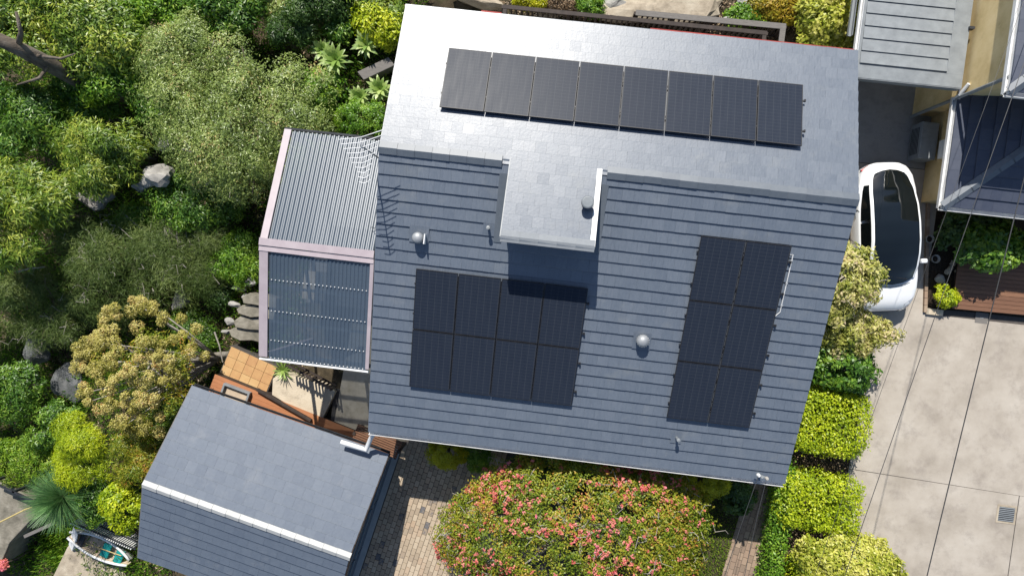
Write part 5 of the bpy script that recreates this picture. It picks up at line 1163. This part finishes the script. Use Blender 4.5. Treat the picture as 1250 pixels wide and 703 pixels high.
# leaning trunk
lt = thing('leaning_tree', P(140, 118, -1.6), 'thick bare leaning tree trunk among the leaves at the top of the gully', 'tree')
mb = MB(); mb.tube([P(150, 128, -2.2), P(110, 106, .1), P(70, 84, 1.4), P(28, 62, 2.4), P(-20, 40, 3.2)], [.3, .27, .25, .22, .18], 12); mb.build('trunk', M['bark'], lt, smooth=True)
mb = MB(); mb.tube([P(22, 60, 2.45), P(26, 40, 2.9), P(20, 15, 3.2)], [.1, .07, .04], 8); mb.tube([P(40, 68, 2.1), P(75, 72, 2.5), P(92, 66, 2.6)], [.07, .04, .02], 7); mb.tube([P(60, 80, 1.7), P(48, 96, 2.2), P(20, 104, 2.4)], [.07, .05, .02], 7); mb.build('branch', M['bark'], lt, smooth=True)
# fallen sticks
for i, (a, b_) in enumerate((((262, 405), (272, 442)), ((150, 260), (190, 300)), ((178, 318), (200, 348)), ((20, 332), (55, 326)), ((120, 300), (150, 322)))):
    z = -.2 if i else .1; A_, B_ = P(*a, z), P(*b_, z - .2); t = thing('dead_branch', A_, 'thin bare dead branch lying in the gully scrub', 'branch', 'dead branches in the scrub')
    MB().tube([A_, A_.lerp(B_, .5) + Vector((.05, .05, .05)), B_], [.03, .025, .015], 6).build('stem', M['palebark'], t)

# ------------------------------------------------------------------ lower left corner: slab, boat, fence, ledge
zb = -2.2
q = [P(64, 705, zb), P(82, 668, zb), P(92, 655, zb), P(150, 690, zb), P(165, 740, zb), P(55, 740, zb)]
t = thing('boat_pad', P(95, 690, zb), 'tan concrete pad beside the dinghy', 'concrete pad'); MB().prism([p.xy for p in q], zb - .6, zb).build('pad', M['sandstone'], t, bevel=.02)
def boat():
    a, b_ = P(88, 650, zb + .3), P(160, 684, zb + .3); d = (b_ - a).normalized(); s = Vector((-d.y, d.x, 0)); L_ = (b_ - a).length; c = (a + b_) / 2
    t = thing('dinghy', (c.x, c.y, zb), 'small white dinghy with two teal cushions beside the mesh fence', 'dinghy')
    n = 17; hull = []; inn = []; gun = []
    for i in range(n):
        f = i / (n - 1); w_ = .42 * math.sin(math.pi * (.06 + .88 * f)) ** .75; x = -L_ / 2 + L_ * f; sh = .06 * (2 * f - 1) ** 2
        o = c + d * x; z1 = zb + .42 + sh
        hull.append([Vector((*(o + s * w_).xy, z1)), Vector((*(o + s * w_ * .8).xy, zb + .15)), Vector((*o.xy, zb + .02)), Vector((*(o - s * w_ * .8).xy, zb + .15)), Vector((*(o - s * w_).xy, z1))])
        inn.append([Vector((*(o + s * w_ * .84).xy, z1 - .01)), Vector((*(o + s * w_ * .66).xy, zb + .2)), Vector((*(o - s * w_ * .66).xy, zb + .2)), Vector((*(o - s * w_ * .84).xy, z1 - .01))])
        gun.append((o + s * w_ * .92, o - s * w_ * .92, z1))
    def loft(rows, name, m):
        k = len(rows[0]); mb = MB(); mb.add([p for r in rows for p in r], [(i * k + j, i * k + j + 1, (i + 1) * k + j + 1, (i + 1) * k + j) for i in range(len(rows) - 1) for j in range(k - 1)]); return mb.build(name, M[m], t, smooth=True)
    loft(hull, 'hull', 'white'); loft(inn, 'inner_hull', 'canvas')
    g = MB()
    for sd in (0, 1): g.tube([Vector((*q_[sd].xy, q_[2])) for q_ in gun], .045, 7)
    g.build('gunwale', M['white'], t, smooth=True)
    for f in (.1, .32):
        o = c + d * (L_ * f); Tm = frame(Vector((o.x, o.y, zb + .36)), d, s, (0, 0, 1)); MB().box((-.16, -.26, -.04), (.16, .26, .05), Tm).build('cushion', M['teal'], t, bevel=.03)
    o = c - d * (L_ * .3); Tm = frame(Vector((o.x, o.y, zb + .40)), d, s, (0, 0, 1)); MB().box((-.1, -.3, -.02), (.1, .3, .02), Tm).build('thwart', M['plastic_black'], t)
    MB().tube([c - d * .5 + Vector((0, 0, zb + .5 - c.z)), c + d * .9 + s * .15 + Vector((0, 0, zb + .5 - c.z))], .018, 6).build('oar', M['yellowpole'], t)
boat()
t = thing('folded_tarp', P(90, 655, zb), 'folded white tarp leaning at the bow of the dinghy', 'tarp'); q = [P(84, 664, zb + .05), P(90, 642, zb + .7), P(95, 652, zb + .75), P(93, 668, zb + .1), P(88, 672, zb + .1)]
mb = MB(); mb.add(q + [p - Vector((.03, .03, .06)) for p in q], [(0, 1, 2, 3, 4), (9, 8, 7, 6, 5)] + [(i, (i + 1) % 5, 5 + (i + 1) % 5, 5 + i) for i in range(5)]); mb.build('sheet', M['white'], t)
fn = thing('mesh_fence', P(120, 652, zb), 'black mesh fence with pickets coloured white for the sun on them, behind the dinghy', 'fence'); fa, fb = P(88, 637, zb + 1.0), P(166, 670, zb + 1.0); d = (fb - fa).normalized(); an = math.atan2(d.y, d.x)
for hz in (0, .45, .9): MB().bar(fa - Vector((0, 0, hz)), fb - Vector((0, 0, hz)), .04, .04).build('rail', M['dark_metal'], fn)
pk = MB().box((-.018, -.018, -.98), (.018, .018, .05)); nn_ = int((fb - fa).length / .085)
pieces(fn, 'picket', [Vector(v) for v in pk.v], BOXF, [Matrix.Translation(fa + d * (i * .085) + Vector((0, 0, 0)) + Vector((-d.y, d.x, 0)) * -.041) @ Matrix.Rotation(an, 4, 'Z') for i in range(nn_)], M['white'])  # white on the pickets paints the sun catching a black fence
# rock ledge with rail at the far left
rl = thing('stone_landing', P(10, 630, -1.9), 'worn grey brown stone landing with a dark rail beside the grass tree', 'landing'); q = [P(-60, 600, -1.9), P(5, 588, -1.9), P(45, 612, -1.9), P(42, 630, -1.9), P(12, 662, -1.9), P(0, 690, -1.9), P(-60, 690, -1.9)]
MB().prism([p.xy for p in q], -4.2, -1.9).build('slab', M['mudrock'], rl, bevel=.03)
for z in (-1.0, -1.4):
    MB().bar(P(-10, 588, z), P(44, 612, z), .06, .06).build('rail', M['dark_metal'], rl)
for f in (0, .5, 1): p = P(-10, 588, -1.0).lerp(P(44, 612, -1.0), f); MB().box((p.x - .04, p.y - .04, -2.0), (p.x + .04, p.y + .04, -.97)).build('post', M['dark_metal'], rl)
t = thing('bamboo_pole', P(0, 637, -.8), 'long yellow bamboo pole reaching from the landing into the grass tree', 'pole'); MB().tube([P(-20, 647, -.9), P(30, 622, -.6), P(72, 606, -.4)], .03, 7).build('pole', M['yellowpole'], t)
t = thing('timber_post', P(50, 648, -2.0), 'short grey timber post lying on the grass below the grass tree', 'post'); MB().bar(P(31, 654, -2.1), P(66, 638, -1.8), .12, .12).build('post', M['greywood'], t, bevel=.01)
gx = P(60, 675, -2.0)
scatter('grass_patch', lambda x, y: (x - gx.x) ** 2 + ((y - gx.y) / .95) ** 2 < 1.3 + .35 * math.sin(x * 5 + y * 4), (gx.x - 1.6, gx.x + 1.6, gx.y - 1.6, gx.y + 1.6), 16000, .16, .03, 'lush', 'bright green ground cover below the lying timber post', 'ground cover', lambda x, y: gz(x, y) + .02 + random.random() ** 2 * .3 * (.6 + .4 * math.sin(x * 6) * math.cos(y * 5)), 44, tilt=1.0)
plant('red_flower_clump', 'small red flower clump at the edge of the stone landing', 'flower', 6, 688, 7, 6, -1.7, .4, 'pink', 14, .07, 40, .06, .05, low=-.1, seed=98)
# twigs and trees carrying on outside the frame
plant('edge_tree', 'dark tree beyond the leaning trunk at the gully edge', 'tree', -50, 90, 70, 80, 1.5, 2.5, 'green', 160, .36, 50, .18, .05, low=-.1, seed=99)
for i, (px, py, rx, ry, zt, lf, lab) in enumerate(((-70, 230, 60, 70, 1.4, 'yellow', 'olive tree continuing the gully beyond the long leaved trees'), (-75, 360, 60, 60, .6, 'needle', 'grey tree continuing the gully beyond the needle scrub'),
        (-60, 480, 55, 55, -.2, 'green', 'green tree continuing the gully beyond the dark boulders'), (60, -45, 80, 40, 2.2, 'green', 'green tree closing the top of the gully behind the leaning trunk'), (240, -45, 80, 40, 2.0, 'yellow', 'olive tree closing the top of the gully behind the grey green trees'), (420, -40, 70, 36, 1.8, 'lush', 'fresh green tree closing the gully behind the rosettes'))):
    plant('edge_tree', lab, 'tree', px, py, rx, ry, zt, 2.2, lf, 170, .34, 45, .18, .05, low=-.1, seed=300 + i)
